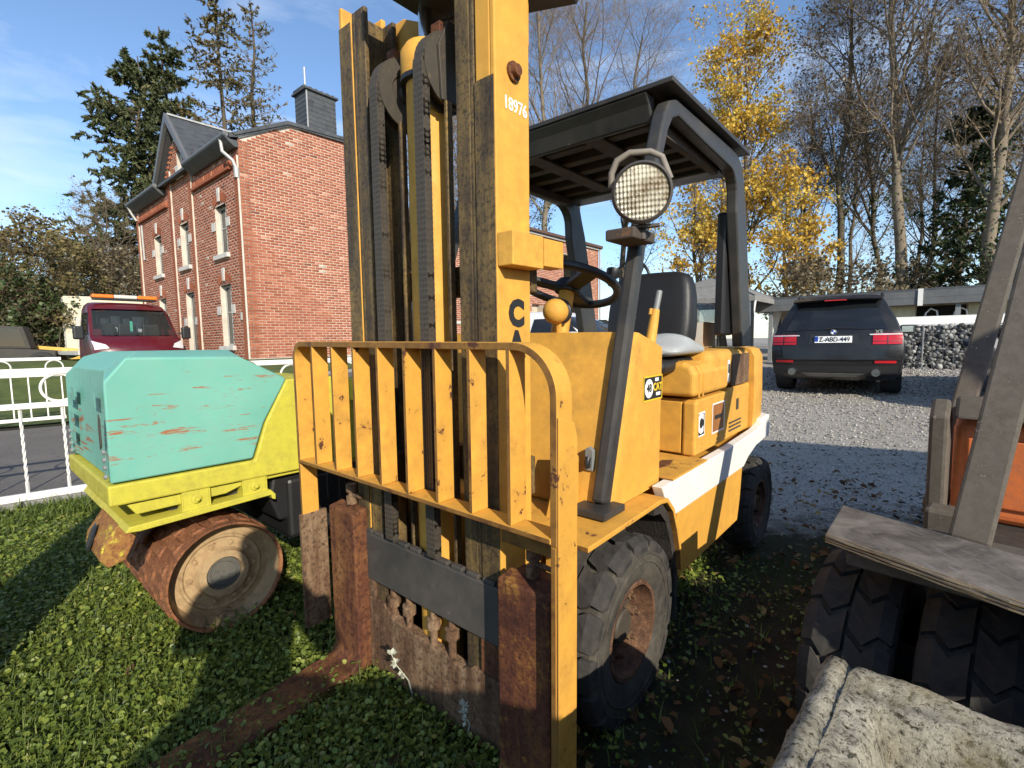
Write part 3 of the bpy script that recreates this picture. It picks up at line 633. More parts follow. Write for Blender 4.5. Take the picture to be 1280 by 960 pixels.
# ================================================================== ground
def ground_mesh(name, xs, ys, mat, dz=0, bumps=0):
    X, Y = np.meshgrid(xs, ys); Z = hgt(X, Y)+dz
    if bumps: Z = Z+bumps*(np.sin(X*2.3+Y*1.1)*np.sin(Y*1.9-X*.7)*.5+np.sin(X*5.1+1)*np.sin(Y*4.3)*.25)*np.exp(-np.hypot(X, Y)/9)
    V = np.stack([X, Y, Z], -1).reshape(-1, 3); n, k = len(ys), len(xs)
    I = np.arange(n*k).reshape(n, k); Fq = np.stack([I[:-1, :-1], I[:-1, 1:], I[1:, 1:], I[1:, :-1]], -1).reshape(-1, 4)
    o = link(np_mesh(name, V, Fq, mat, smooth=True), name); o['kind'] = 'structure'; return o
mt, nt, b = nm('yard_ground'); m_ground = mt
co, tc = coords(nt); geo = N(nt, 'ShaderNodeSeparateXYZ'); nt.links.new(tc.outputs['Object'], geo.inputs[0])
nbig = noise(nt, co, .9, 6, .65); nmid = noise(nt, co, 7, 8, .7); nfin = noise(nt, co, 60, 6, .7)
vo = N(nt, 'ShaderNodeTexVoronoi'); vo.inputs['Scale'].default_value = 42; nt.links.new(co, vo.inputs['Vector'])
soil = mix(nt, ramp(nt, nmid, [(.3, 0), (.7, 1)]), (.016, .013, .009), (.055, .042, .026))
soil = mix(nt, ramp(nt, math_(nt, 'MULTIPLY', nbig, nfin), [(.22, 0), (.36, 1)]), soil, (.035, .05, .014))
vcol = mix(nt, ramp(nt, vo.outputs['Color'], [(.2, 0), (.85, 1)]), (.22, .205, .18), (.62, .58, .51))
grav = mix(nt, ramp(nt, vo.outputs['Distance'], [(.0, 0), (.45, 1)]), vcol, (.20, .185, .16))
grav = mix(nt, ramp(nt, nfin, [(.35, 0), (.75, 1)]), grav, (.52, .485, .42))
grav = mix(nt, math_(nt, 'MULTIPLY', ramp(nt, nbig, [(.42, 0), (.62, 1)]), .55), grav, (.30, .27, .22))
# gravel begins behind and right of the machines; its edge is ragged
e = math_(nt, 'ADD', math_(nt, 'MULTIPLY', geo.outputs[0], .12), math_(nt, 'MULTIPLY', geo.outputs[1], 1.0))
e = math_(nt, 'ADD', e, math_(nt, 'MULTIPLY', math_(nt, 'SUBTRACT', nmid, .5), 1.6)); e = math_(nt, 'ADD', e, math_(nt, 'MULTIPLY', math_(nt, 'SUBTRACT', nbig, .5), 1.6))
gm = ramp(nt, math_(nt, 'MULTIPLY', e, .1), [(.325, 0), (.38, 1)])
far = ramp(nt, math_(nt, 'MULTIPLY', math_(nt, 'SUBTRACT', geo.outputs[0], math_(nt, 'MULTIPLY', geo.outputs[1], -.55)), .1), [(-.0, 0), (.03, 1)])
gm2 = math_(nt, 'MULTIPLY', gm, far)
nt.links.new(mix(nt, gm2, soil, grav), b.inputs['Base Color']); b.inputs['Roughness'].default_value = .95; b.inputs['Specular IOR Level'].default_value = .15
hh = math_(nt, 'ADD', math_(nt, 'MULTIPLY', vo.outputs['Distance'], -1.0), math_(nt, 'MULTIPLY', nfin, .8)); bump(nt, b, hh, .45, .012)
xs = np.concatenate([np.linspace(-400, -30, 12)[:-1], np.linspace(-30, -8, 30)[:-1], np.linspace(-8, 8, 120), np.linspace(8, 30, 40)[1:], np.linspace(30, 400, 12)[1:]])
ys = np.concatenate([np.linspace(-200, -4, 8)[:-1], np.linspace(-4, 12, 120), np.linspace(12, 30, 40)[1:], np.linspace(30, 600, 14)[1:]])
ground_mesh('ground', xs, ys, m_ground, -.012, .02)

# road between the two fences (runs along the fence direction)
FD = Vector((math.sin(R_(48.6)), math.cos(R_(48.6)), 0)); FN = Vector((-FD.y, FD.x, 0))
F0 = Vector((-3.80, 3.72, 0))
mt, nt, b = nm('road_asphalt'); m_road = mt; co, _ = coords(nt)
n1 = noise(nt, co, 1.2, 6, .6); n2 = noise(nt, co, 80, 5, .7); n3 = noise(nt, co, 6, 6, .7, 2)
c = mix(nt, ramp(nt, n1, [(.3, 0), (.7, 1)]), (.075, .068, .06), (.13, .118, .10)); c = mix(nt, ramp(nt, n2, [(.45, 0), (.75, 1)]), c, (.22, .2, .17)); c = mix(nt, ramp(nt, n3, [(.6, 0), (.66, 1)]), c, (.04, .037, .033))
nt.links.new(c, b.inputs['Base Color']); b.inputs['Roughness'].default_value = .9; bump(nt, b, n2, .5, .006)
def strip(name, a0, a1, d0, d1, mat, dz, na=40, nd=12, kind='structure'):
    P = []; 
    for d in np.linspace(d0, d1, nd):
        for a in np.linspace(a0, a1, na): P.append(F0+FD*a+FN*d)
    P = np.array([tuple(p) for p in P]); P[:, 2] = hgt(P[:, 0], P[:, 1])+dz
    I = np.arange(na*nd).reshape(nd, na); Fq = np.stack([I[:-1, :-1], I[:-1, 1:], I[1:, 1:], I[1:, :-1]], -1).reshape(-1, 4)
    o = link(np_mesh(name, P, Fq, mat, smooth=True), name); o['kind'] = kind; return o
strip('road', -14, 9, .16, 5.6, m_road, .004)
m_conc = worn('concrete', (.26, .25, .23), .85, dirt=(.09, .08, .065), dirt_amt=.6, chip=(.16, .15, .13), chip_amt=.3, scale=1.5, bmp=.3, vary=.15)
k = MB()
for i in range(22):
    a0, a1 = -14+i, -14+i+.992
    p0, p1 = F0+FD*a0, F0+FD*a1; z = h1((p0.x+p1.x)/2, (p0.y+p1.y)/2)
    vs = [p0+FN*.02, p1+FN*.02, p1+FN*.158, p0+FN*.158]
    k.add([(v.x, v.y, z-.1) for v in vs]+[(v.x, v.y, z+.07) for v in vs], [(0, 1, 2, 3), (4, 5, 6, 7), (0, 1, 5, 4), (1, 2, 6, 5), (2, 3, 7, 6), (3, 0, 4, 7)])
o = k.build('kerb', m_conc, bevel=.01); o['kind'] = 'structure'

# ================================================================== white fences
m_fence = worn('white_fence_paint', (.80, .78, .72), .5, dirt=(.30, .25, .18), dirt_amt=.45, chip=(.35, .24, .14), chip_amt=.22, scale=2, streak=.15)
def fence(name, label, P0, a0, a1, zoff, ring_pitch, bal_pitch, tw=True, post_every=2.4, scale=1.0):
    L = a1-a0; T = thing(name, label, 'fence', (P0+FD*a0).to_tuple(), math.atan2(FD.y, FD.x))
    T.location.z = zoff
    def rail(z0, z1, d=.02):
        b = MB(); b.box(0, L, -d, d, z0, z1); return b.build('rail', m_fence, T, bevel=.004)
    rail(1.055, 1.105); rail(.79, .835); rail(.07, .125)
    b = MB()
    if tw:
        n = 24; secs = []
        for i in range(n+1):
            z = .1255+(.7895-.1255)*i/n; a = (i/n)*math.pi*5 if 3 < i < 21 else 0; r = .011
            secs.append([(r*math.cos(a+q*math.pi/2), r*math.sin(a+q*math.pi/2), z) for q in range(4)])
        b.loft(secs)
    else: b.box(-.009, .009, -.009, .009, .1255, .7895)
    bm_ = b.mesh('baluster', m_fence)
    x = bal_pitch*.4
    while x < L: link(bm_, 'baluster', T, (x, 0, 0)); x += bal_pitch
    b = MB(); b.tube([(.108*math.cos(2*math.pi*i/36), 0, .945+.108*math.sin(2*math.pi*i/36)) for i in range(36)], .011, 8, closed=True); rm = b.mesh('ring', m_fence, 180)
    x = ring_pitch*.5
    while x < L: link(rm, 'ring', T, (x, 0, 0)); x += ring_pitch
    x = 0; b = MB(); b.box(-.03, .03, .021, .07, -.35, 1.13); pm = b.mesh('fence_post', m_fence)
    while x <= L: link(pm, 'fence_post', T, (x, 0, 0)); x += post_every
    return T
fence('fence', 'near white railing with a ring and twisted balusters beside the green roller', F0+FN*.09, -4.23, 7, .0, .60, .245)
fence('fence', 'far white railing across the road in front of the red truck', F0+FN*5.9, -9.5, .2, .02, .62, .20, False, 2.2)

# ================================================================== trench roller
RO = np.array([-1.6, 2.387, 0]); 
ro = thing('roller', 'small trench roller with scuffed turquoise hood and yellow frame', 'roller', (-1.6, 2.387, 0), .851-math.pi/2)
m_teal = worn('turquoise_paint', (.145, .405, .325), .5, dirt=(.20, .36, .29), dirt_amt=.5, chip=(.26, .095, .04), chip_amt=.24, scale=1.2, vary=.1, bmp=.12, spec=.35)
# horizontal scrapes baring rust
nt = m_teal.node_tree; b = nt.nodes['Principled BSDF']; cs, _ = coords(nt, (1.5, 1.5, 16)); sc = noise(nt, cs, 2.6, 7, .75, .5); co, tc = coords(nt); reg = noise(nt, co, 2.4, 3)
sx = N(nt, 'ShaderNodeSeparateXYZ'); nt.links.new(tc.outputs['Object'], sx.inputs[0])
band = math_(nt, 'SUBTRACT', 1.0, math_(nt, 'MULTIPLY', math_(nt, 'ABSOLUTE', math_(nt, 'SUBTRACT', sx.outputs[2], .86)), 3.2), True)
msk = ramp(nt, math_(nt, 'ADD', math_(nt, 'ADD', sc, math_(nt, 'MULTIPLY', reg, .35)), math_(nt, 'MULTIPLY', band, .13)), [(.86, 0), (.89, 1)])
cs2, _ = coords(nt, (2.2, 2.2, 34)); sc2 = noise(nt, cs2, 3.4, 6, .7, .8); cs3, _ = coords(nt, (20, 20, 1.6)); sc3 = noise(nt, cs3, 2.2, 6, .7, 1.2); fine = math_(nt, 'MAXIMUM', ramp(nt, math_(nt, 'ADD', sc2, math_(nt, 'MULTIPLY', reg, .35)), [(.85, 0), (.87, 1)]), ramp(nt, math_(nt, 'ADD', sc3, math_(nt, 'MULTIPLY', reg, .3)), [(.86, 0), (.88, .8)])); msk = math_(nt, 'MAXIMUM', msk, fine)
old = b.inputs['Base Color'].links[0].from_socket; nt.links.new(mix(nt, msk, old, (.30, .12, .055)), b.inputs['Base Color'])
m_lime = worn('yellow_green_paint', (.54, .49, .055), .5, dirt=(.12, .09, .03), dirt_amt=.5, chip=(.25, .10, .04), chip_amt=.22, scale=1.6, spec=.35)
m_limer = rusty('rusty_lime_paint', [(.10, .045, .02), (.26, .11, .04), (.34, .20, .05), (.42, .30, .06)], 1.5, .2, paint=(.56, .50, .05))
m_drum = rusty('rusty_drum', [(.06, .03, .018), (.19, .075, .034), (.34, .15, .065), (.44, .32, .20)], 1.2, .25)
m_drumface = worn('muddy_drum_face', (.42, .30, .16), .85, dirt=(.17, .10, .055), dirt_amt=.8, chip=(.18, .09, .045), chip_amt=.35, scale=2.2, bmp=.4, vary=.25, spec=.15)
HB, V0 = .445, -.375
# hood: front face leans, top has a chamfer on the near side, cut-away at the rear
def hood_poly(v):   # section (u,w) at length v
    return None
b = MB()
hood = [(-.375, .742), (.135, .742), (.192, .90), (.30, 1.085), (.30, 1.10), (.10, 1.205), (-.30, 1.215), (-.372, 1.125)]
inn = [(-.36, .742), (.135, .742), (.192, .90), (.30, 1.085), (.30, 1.10), (.10, 1.235), (-.24, 1.237), (-.345, 1.17)]
secs = []
for u, pl in ((-HB, hood), (-HB+.10, inn), (HB-.12, inn), (HB, hood)): secs.append([(u, v, w) for v, w in pl])
b.loft(secs); hd = b.build('hood', m_teal, ro, bevel=.008, smooth=30)
for k, (u, w) in enumerate(((-.30, 1.02), (-.30, .93), (-.30, .84), (-.22, 1.05), (.24, 1.05))):
    p = MB(); p.box(u-.05, u+.05, -.3768, -.3755, w-.03, w+.03); p.build('cover_plate', m_teal, hd, bevel=.002)
p = MB(); p.prism([(.33, .86), (.36, .88), (.365, .98), (.345, 1.0), (.33, .95)], 'y', -.3795, -.3755); p.build('filler_slot', m_grease, hd)
for u in (-.37, .405):
    for w in (.765, .80, .83, .86):
        p = MB(); p.lathe([(.010, -.386), (.010, -.377), (.001, -.376)], 'y', (u, 0, w), 8); p.v = [(x, -.373-.006*(y > -.38)-.004, z) if False else (x, y, z) for x, y, z in p.v]; p.build('bolt', m_greyp, hd)
b = MB(); b.prism([(-.385, .655), (.62, .648), (1.3, .66), (1.3, 1.0), (.45, 1.10), (.302, 1.09), (.196, .90), (.140, .735), (-.385, .735)], 'x', -HB-.004, HB+.004); b.build('body_frame', m_lime, ro, bevel=.008)
b = MB(); b.prism([(-.30, .60), (.02, .605), (.10, .63), (1.25, .63), (1.25, .648), (-.33, .648)], 'x', -HB+.03, HB-.02); b.build('lower_rail', m_lime, ro, bevel=.005)
b = MB(); b.box(.33, .66, .62, 1.15, .96, 1.075); b.build('rear_cover', m_lime, ro, bevel=.01)
# drum frame: sloped plate over the drum with angle brackets and rubber mounts
b = MB(); b.prism([(-.345, .545), (-.33, .565), (.20, .585), (.22, .56), (.22, .535), (.205, .54), (.20, .56), (-.30, .54)], 'x', -HB+.01, HB+.01); b.build('drum_cover', m_lime, ro, bevel=.003)
for v in (-.10, .135):
    for u in (HB-.07, -HB+.07):
        p = MB(); p.prism([(v-.045, .565), (v+.05, .575), (v+.05, .66), (v-.045, .655)], 'x', u-.006+.06, u+.006+.06); p.prism([(v+.05, .575), (v+.056, .575), (v+.056, .65), (v+.05, .66)], 'x', u-.03, u+.066); p.prism([(v-.051, .565), (v-.045, .565), (v-.045, .655), (v-.051, .645)], 'x', u-.03, u+.066); br = p.build('mount_bracket', m_lime, ro, bevel=.002)
        p = MB(); p.lathe([(.02, u+.067), (.02, u+.075), (.009, u+.077), (.009, u+.09), (.001, u+.091)], 'x', (0, v, .618), 12); p.build('mount_bolt', m_lime, br)
        p = MB(); p.lathe([(.045, u-.06), (.05, u-.03), (.045, u+.0)], 'x', (0, v-.06, .615), 16); p.build('rubber_mount', m_rubber, br, smooth=40)
# scraper arm / side plate at the front with a slot
b = MB(); b.prism([(-.345, .55), (-.40, .47), (-.41, .42), (-.385, .385), (-.33, .40), (-.30, .46), (-.27, .54)], 'x', .02, .33); sp = b.build('front_guard', m_limer, ro, bevel=.004)
p = MB(); p.lathe([(.001, -.006), (.03, -.006), (.04, 0), (.001, .004)], 'y', n=16); q = p.build('side_lamp', m_black, sp); q.matrix_local = Matrix.Translation((.14, -.404, .468)) @ Matrix.Rotation(R_(-18), 4, 'X') @ Matrix.Scale(1.5, 4, (0, 0, 1))
b = MB(); rr_ = .262; P = []
for k in range(13):
    u0 = HB-.92+k*.045; a0, a1 = R_(118), R_(165+8*(k % 2)-1.2*k)
    for u in (u0, u0+.042):
        pass
    b.loft([[(u, rr_*math.cos(a), .244+rr_*math.sin(a)) for u in (u0, u0+.042)]+[(u, (rr_+.008)*math.cos(a), .244+(rr_+.008)*math.sin(a)) for u in (u0+.042, u0)] for a in np.linspace(a0, a1, 6)])
b.build('scraper_flap', m_drum, ro)
# drum
Rd, DW = .236, .45
b = MB(); b.lathe([(.001, .33), (.1, .33), (Rd-.014, .35), (Rd-.012, .45), (Rd-.009, .455), (Rd-.001, .455), (Rd, .44), (Rd, -.44), (Rd-.01, -.45), (.2, -.45), (.18, -.38), (.001, -.38)], 'x', (0, 0, .244), 56); dr = b.build('drum', m_drum, ro, smooth=35)
b = MB(); b.lathe([(.001, .402), (.050, .402), (.052, .395), (.058, .395), (.060, .401), (.068, .400), (.07, .39)], 'x', (0, 0, .244), 40); b.build('hub_grille', worn('dusty_grille', (.085, .085, .075), .8, chip_amt=.5, chip=(.03, .03, .03), dirt=(.17, .13, .08), scale=6, bmp=.6), dr, smooth=40)
b = MB(); b.lathe([(.001, .388), (.07, .389), (.074, .410), (.10, .408), (.106, .385), (.112, .375), (.15, .370), (.156, .376), (.164, .376), (.170, .366), (.200, .362), (Rd-.016, .40), (Rd-.0145, .44)], 'x', (0, 0, .244), 56, cap=False); b.build('drum_face', m_drumface, dr, smooth=40, fix=False)
for i in range(10):
    t = 2*math.pi*i/10; p = MB(); p.lathe([(.011, .36), (.011, .381), (.001, .383)], 'x', (0, .13*math.cos(t), .244+.13*math.sin(t)), 8); p.build('face_bolt', m_drumface, dr)
p = MB(); p.loft([[(-.055, -.03, Rd-.003), (.055, -.03, Rd-.003), (.055, .03, Rd-.003), (-.055, .03, Rd-.003)], [(-.045, -.02, Rd+.008), (.045, -.02, Rd+.008), (.045, .02, Rd+.008), (-.045, .02, Rd+.008)]]); padm = p.mesh('drum_pad', m_drum)
for r in range(7):
    for i in range(16):
        link(padm, 'drum_pad', dr, mw=Matrix.Translation((-.36+r*.12, 0, .244)) @ Matrix.Rotation(2*math.pi*(i+.5*(r % 2))/16, 4, 'X'))
# second drum and the middle, mostly behind the forklift
d2 = copy_tree(dr, ro); d2.location.y = .95
b = MB(); b.box(-.35, .40, .30, .62, .30, .60); b.build('engine_sump', m_black, ro, bevel=.02)
b = MB(); b.prism([(.26, .40), (.62, .38), (.66, .63), (.24, .63), (.22, .52)], 'x', -.36, .38); b.build('centre_joint', m_black, ro, bevel=.015)
b = MB(); b.tube([(HB-.26+.0, .235+.045*math.cos(R_(t)), 1.105+.06*math.sin(R_(t))) for t in range(-20, 201, 20)], .013, 8); b.build('lifting_eye', plain('brassy_steel', (.42, .23, .05), .45, .4), ro, smooth=60)

# ================================================================== stone trough, near right corner
mt, nt, b = nm('lichen_stone'); m_stone = mt; co, _ = coords(nt)
n1 = noise(nt, co, 11, 9, .75, 0); n2 = noise(nt, co, 75, 7, .8, 0); n3 = noise(nt, co, 4, 5)
c = mix(nt, ramp(nt, n1, [(.35, 0), (.62, 1)]), (.19, .175, .13), (.66, .62, .50)); c = mix(nt, ramp(nt, n2, [(.40, 0), (.50, 1)]), (.07, .065, .045), c)
c = mix(nt, math_(nt, 'MULTIPLY', ramp(nt, n3, [(.55, 0), (.7, 1)]), .5), c, (.42, .33, .14)); nt.links.new(c, b.inputs['Base Color']); b.inputs['Roughness'].default_value = .95; b.inputs['Specular IOR Level'].default_value = .1
bump(nt, b, math_(nt, 'ADD', n2, math_(nt, 'MULTIPLY', n1, .7)), 1.0, .012)
def stone_block():
    bm = bmesh.new(); L, W_, Hh = 1.05, .62, .60
    ns, nw = 90, 60
    rng = np.random.default_rng(4)
    def top(s, w):
        d = min(s, w, L-s, W_-w)       # distance to the outer edge
        z = Hh
        if d < .02: z -= (1-d/.02)**2*.02
        if d > .055: z -= .010*min(1, (d-.055)/.012)
        if s > .10 and w > .10: z -= .11*min(1, min(s-.10, w-.10, max(0, L-.1-s), max(0, W_-.1-w))/.035)
        if .040 < s < .058: z -= .014
        z += .006*math.sin(s*31+w*17)*math.sin(w*41-s*9)+.004*(rng.random()-.5)
        return z
    g = [[bm.verts.new((L*i/ns, -W_*j/nw, top(L*i/ns, W_*j/nw))) for j in range(nw+1)] for i in range(ns+1)]
    for i in range(ns):
        for j in range(nw): bm.faces.new((g[i][j], g[i][j+1], g[i+1][j+1], g[i+1][j]))
    ring = [g[i][0] for i in range(ns+1)]+[g[ns][j] for j in range(1, nw+1)]+[g[i][nw] for i in range(ns-1, -1, -1)]+[g[0][j] for j in range(nw-1, 0, -1)]
    prev = ring
    for k in range(1, 9):
        z = Hh-.02-(Hh-.02)*k/8; cur = []
        for v in ring:
            cx, cy = L/2, -W_/2; d = Vector((v.co.x-cx, v.co.y-cy)); f = 1-.02*k/8+.008*rng.random()
            cur.append(bm.verts.new((cx+d.x*f, cy+d.y*f, z)))
        for a in range(len(ring)): bm.faces.new((prev[a], cur[a], cur[(a+1) % len(ring)], prev[(a+1) % len(ring)]))
        prev = cur
    bmesh.ops.recalc_face_normals(bm, faces=bm.faces)
    me = bpy.data.meshes.new('stone_trough'); bm.to_mesh(me); bm.free(); me.materials.append(m_stone); me.shade_smooth(); return me
st = link(stone_block(), 'stone_trough'); st.location = (.645, .975, 0); st.rotation_euler = (0, 0, R_(-44))
tag(st, 'lichen-covered weathered stone block with a shallow sunken top at the near right corner', 'stone block')

# ================================================================== low plants and grass on the ground
rng = np.random.default_rng(11)
def scatter(n, fn):
    out = []
    while sum(len(o) for o in out) < n:
        P = np.stack([rng.uniform(-5.2, 3.2, 60000), rng.uniform(.75, 6.2, 60000)], -1)
        d = fn(P[:, 0], P[:, 1]); keep = rng.random(len(P)) < d; out.append(P[keep])
    return np.concatenate(out)[:n]
def fdist(x, y): return (x-F0.x)*FN.x+(y-F0.y)*FN.y
FI = np.array(FM.inverted())
def in_fork(x, y):   # under the forklift / between its wheels
    u = FI[0, 0]*x+FI[0, 1]*y+FI[0, 3]; v = FI[1, 0]*x+FI[1, 1]*y+FI[1, 3]; return u, v
def lush(x, y):
    ok = fdist(x, y) < -.02
    u, v = in_fork(x, y)
    right = np.clip((u-.2)/.9, 0, 1)          # the ground right of the machine is bare and littered
    patch = .55+.45*np.sin(x*3.1+1.3*np.sin(y*2.2))*np.sin(y*2.7+x)
    d = np.where(u < .4, .95, np.where(u < .62, .12, .05))*(.55+.45*patch)
    d = d*(1-np.clip((y-2.3)/.6, 0, 1)*(x > .5))
    near = np.clip(2.2/np.hypot(x, y), .25, 1)
    return np.clip(d, .0, 1)*ok*near
def tiltmat(n, maxt):
    az = rng.uniform(0, 2*np.pi, n); t = rng.uniform(.05, maxt, n); rot = rng.uniform(0, 2*np.pi, n)
    nrm = np.stack([np.sin(t)*np.cos(az), np.sin(t)*np.sin(az), np.cos(t)], -1)
    a = np.stack([np.cos(rot), np.sin(rot), np.zeros(n)], -1); a -= nrm*(a*nrm).sum(-1, keepdims=True); a /= np.linalg.norm(a, axis=-1, keepdims=True)
    return a, np.cross(nrm, a), nrm
def leaves_mesh(P, z, size, aspect, maxt, fold=.25):
    n = len(P); a, b_, nr = tiltmat(n, maxt); s_ = size[:, None]
    c = np.concatenate([P, z[:, None]], 1)
    rim = []
    for k, (ca, sb) in enumerate(((-.5, 0), (-.22, .42), (.25, .46), (.5, .0), (.25, -.46), (-.22, -.42))):
        rim.append(c+a*s_*ca+b_*s_*aspect*sb+nr*s_*(fold*.5*abs(sb)*2)+(nr*s_*rng.uniform(-.2, .1, (n, 1)) if ca > .4 else 0))
    V = np.stack(rim+[c], 1).reshape(-1, 3); i = np.arange(n)[:, None]*7
    Fq = np.concatenate([i+np.array([k, (k+1) % 6, 6]) for k in range(6)], 1).reshape(-1, 3)
    return V, Fq
m_leaf = toned('broad_leaf', [(0, (.07, .105, .018)), (.4, (.165, .225, .036)), (.75, (.27, .32, .055)), (.92, (.38, .39, .09)), (1, (.45, .38, .15))], .42, trans=.35, spec=.5)
m_blade = toned('grass_blade', [(0, (.05, .08, .015)), (.6, (.14, .19, .035)), (.88, (.23, .26, .065)), (1, (.40, .34, .17))], .55, trans=.35, spec=.3)
n = 150000; P = scatter(n, lush); r_ = np.hypot(P[:, 0], P[:, 1]); sz = rng.uniform(.008, .022, n)*(1+.18*np.maximum(r_-1.5, 0)); z = hgt(P[:, 0], P[:, 1])+np.abs(rng.normal(.018, .018, n))
V, Fq = leaves_mesh(P, z, sz, .8, 1.0)
tone = np.repeat(np.clip(rng.beta(2.2, 2.6, n)+.12*np.sin(P[:, 0]*2.7)*np.sin(P[:, 1]*3.3), 0, 1), 6)
o = link(np_mesh('clover_cover', V, Fq, m_leaf, tone), 'clover_cover'); tag(o, 'bright green clover and weeds covering the ground left of the forklift', 'ground cover', kind='stuff')
def blades(n, fn, hmin, hmax):
    P = scatter(n, fn); az = rng.uniform(0, 2*np.pi, n); h = rng.uniform(hmin, hmax, n); w = rng.uniform(.0018, .004, n)*(1+.3*np.maximum(np.hypot(P[:, 0], P[:, 1])-2, 0))
    d = np.stack([np.cos(az), np.sin(az)], -1); s_ = np.stack([-d[:, 1], d[:, 0]], -1); z0 = hgt(P[:, 0], P[:, 1]); lean = rng.uniform(.2, 1.0, n)
    def pt(t, sg):
        q = P+d*(lean*h*t*t)[:, None]+s_*(w*sg*(1-t*.85))[:, None]; return np.concatenate([q, (z0+h*t*(1-.28*lean*t))[:, None]], 1)
    V = np.stack([pt(0, -1), pt(0, 1), pt(.5, 1), pt(.5, -1), pt(1, .2), pt(1, -.2)], 1).reshape(-1, 3); i = np.arange(n)[:, None]*6
    Fq = np.concatenate([i+np.array([0, 1, 2, 3]), i+np.array([3, 2, 4, 5])], 1).reshape(-1, 4)
    return V, Fq, np.repeat(rng.beta(2, 2.5, n), 2)
V, Fq, tn = blades(80000, lush, .02, .085); o = link(np_mesh('grass_blades', V, Fq, m_blade, tn), 'grass_cover'); tag(o, 'short grass blades growing among the clover in the foreground', 'grass', kind='stuff')
edge_ = lambda x, y: ((fdist(x, y) < -.02) & (fdist(x, y) > -.5))*.9
V, Fq, tn = blades(5000, edge_, .06, .16); o = link(np_mesh('kerb_grass', V, Fq, m_blade, tn), 'kerb_grass'); tag(o, 'longer grass along the foot of the white railing', 'grass', kind='stuff')
# fallen leaves, twigs and pebbles on the shaded ground to the right
litter = lambda x, y: (in_fork(x, y)[0] > .1)*np.where(y < 4.2, .8, .15)*(x < 3)+(in_fork(x, y)[0] < .1)*.05*(fdist(x, y) < -.1)
n = 1500; P = scatter(n, litter); V, Fq = leaves_mesh(P, hgt(P[:, 0], P[:, 1])+rng.uniform(.004, .03, n), rng.uniform(.02, .06, n), .62, .9, .45)
m_fall = toned('fallen_leaf', [(0, (.06, .03, .014)), (.5, (.15, .075, .03)), (.8, (.24, .12, .04)), (1, (.33, .25, .08))], .8, trans=.15)
o = link(np_mesh('leaf_litter', V, Fq, m_fall, np.repeat(rng.random(n), 6)), 'leaf_litter'); tag(o, 'brown fallen leaves scattered on the bare ground right of the forklift', 'fallen leaves', kind='stuff')
ico = bmesh.new(); bmesh.ops.create_icosphere(ico, subdivisions=1, radius=1); iv = np.array([v.co[:] for v in ico.verts]); ifc = np.array([[v.index for v in f.verts] for f in ico.faces]); ico.free()
def pebbles(P, size, zoff=0, flat=.6):
    n = len(P); sc = size[:, None]*rng.uniform(.6, 1.2, (n, 3))*np.array([1, 1, flat]); a = rng.uniform(0, 6.28, n)
    jit = rng.uniform(.75, 1.2, (n, len(iv), 1)); V = iv[None]*jit*sc[:, None]
    ca, sa = np.cos(a)[:, None], np.sin(a)[:, None]; x = V[..., 0]*ca-V[..., 1]*sa; y = V[..., 0]*sa+V[..., 1]*ca
    V = np.stack([x+P[:, 0:1], y+P[:, 1:2], V[..., 2]+hgt(P[:, 0], P[:, 1])[:, None]+zoff], -1)
    Fq = (ifc[None]+(np.arange(n)*len(iv))[:, None, None]).reshape(-1, 3); return V.reshape(-1, 3), Fq
def gravd(x, y): return ((x*.12+y > 3.5) & (x > .6))*np.clip(3.4/np.hypot(x, y), .25, 1)+((x*.12+y <= 3.5) & (in_fork(x, y)[0] > .45))*.07
n = 26000
out = []
while sum(len(o) for o in out) < n:
    P = np.stack([rng.uniform(.3, 12, 40000), rng.uniform(1, 14, 40000)], -1); out.append(P[rng.random(len(P)) < gravd(P[:, 0], P[:, 1])])
P = np.concatenate(out)[:n]; V, Fq = pebbles(P, rng.uniform(.004, .011, n)*(1+.40*np.maximum(np.hypot(P[:, 0], P[:, 1])-3, 0)/3))
m_peb = toned('pebble', [(0, (.10, .095, .085)), (.5, (.36, .34, .30)), (.85, (.48, .455, .405)), (1, (.60, .58, .53))], .85, bmp=.2)
o = link(np_mesh('gravel_stones', V, Fq, m_peb, np.repeat(rng.random(n), len(ifc))), 'gravel'); tag(o, 'loose pale gravel stones on the yard surface', 'gravel', kind='stuff')
# two pale weed stalks by the fork
def stalk(name, label, base, tip, seed):
    r = random.Random(seed); t = thing(name, label, 'weed', (base[0], base[1], h1(*base)))
    d = Vector(tip); p = [Vector((0, 0, 0)), d*.4+Vector((.012, 0, .01)), d*.75, d]; b = MB(); b.tube(p, [.0028, .0022, .0018, .0014], 5); b.build('stem', m_pale, t)
    for q, s_ in ((.55, .018), (.8, .02), (.97, .022)):
        b = MB(); c = d*q
        for k in range(7):
            a = Vector((r.uniform(-1, 1), r.uniform(-1, 1), r.uniform(-.2, 1))).normalized()*s_; e = a.cross(Vector((0, 0, 1))).normalized()*s_*.35; b.add([c, c+a*.5+e, c+a, c+a*.5-e], [(0, 1, 2, 3)])
        b.build('flower_head', m_pale, t, fix=False)
m_pale = plain('dry_pale_flower', (.45, .46, .36), .7)
stalk('weed_stalk', 'pale dry flower stalk leaning in front of the rusty carriage', (-.36, 1.62), (-.065, -.04, .21), 1)
stalk('weed_stalk', 'small dry flower stalk nearest the right-hand fork', (-.16, 1.45), (-.01, 0, .12), 2)
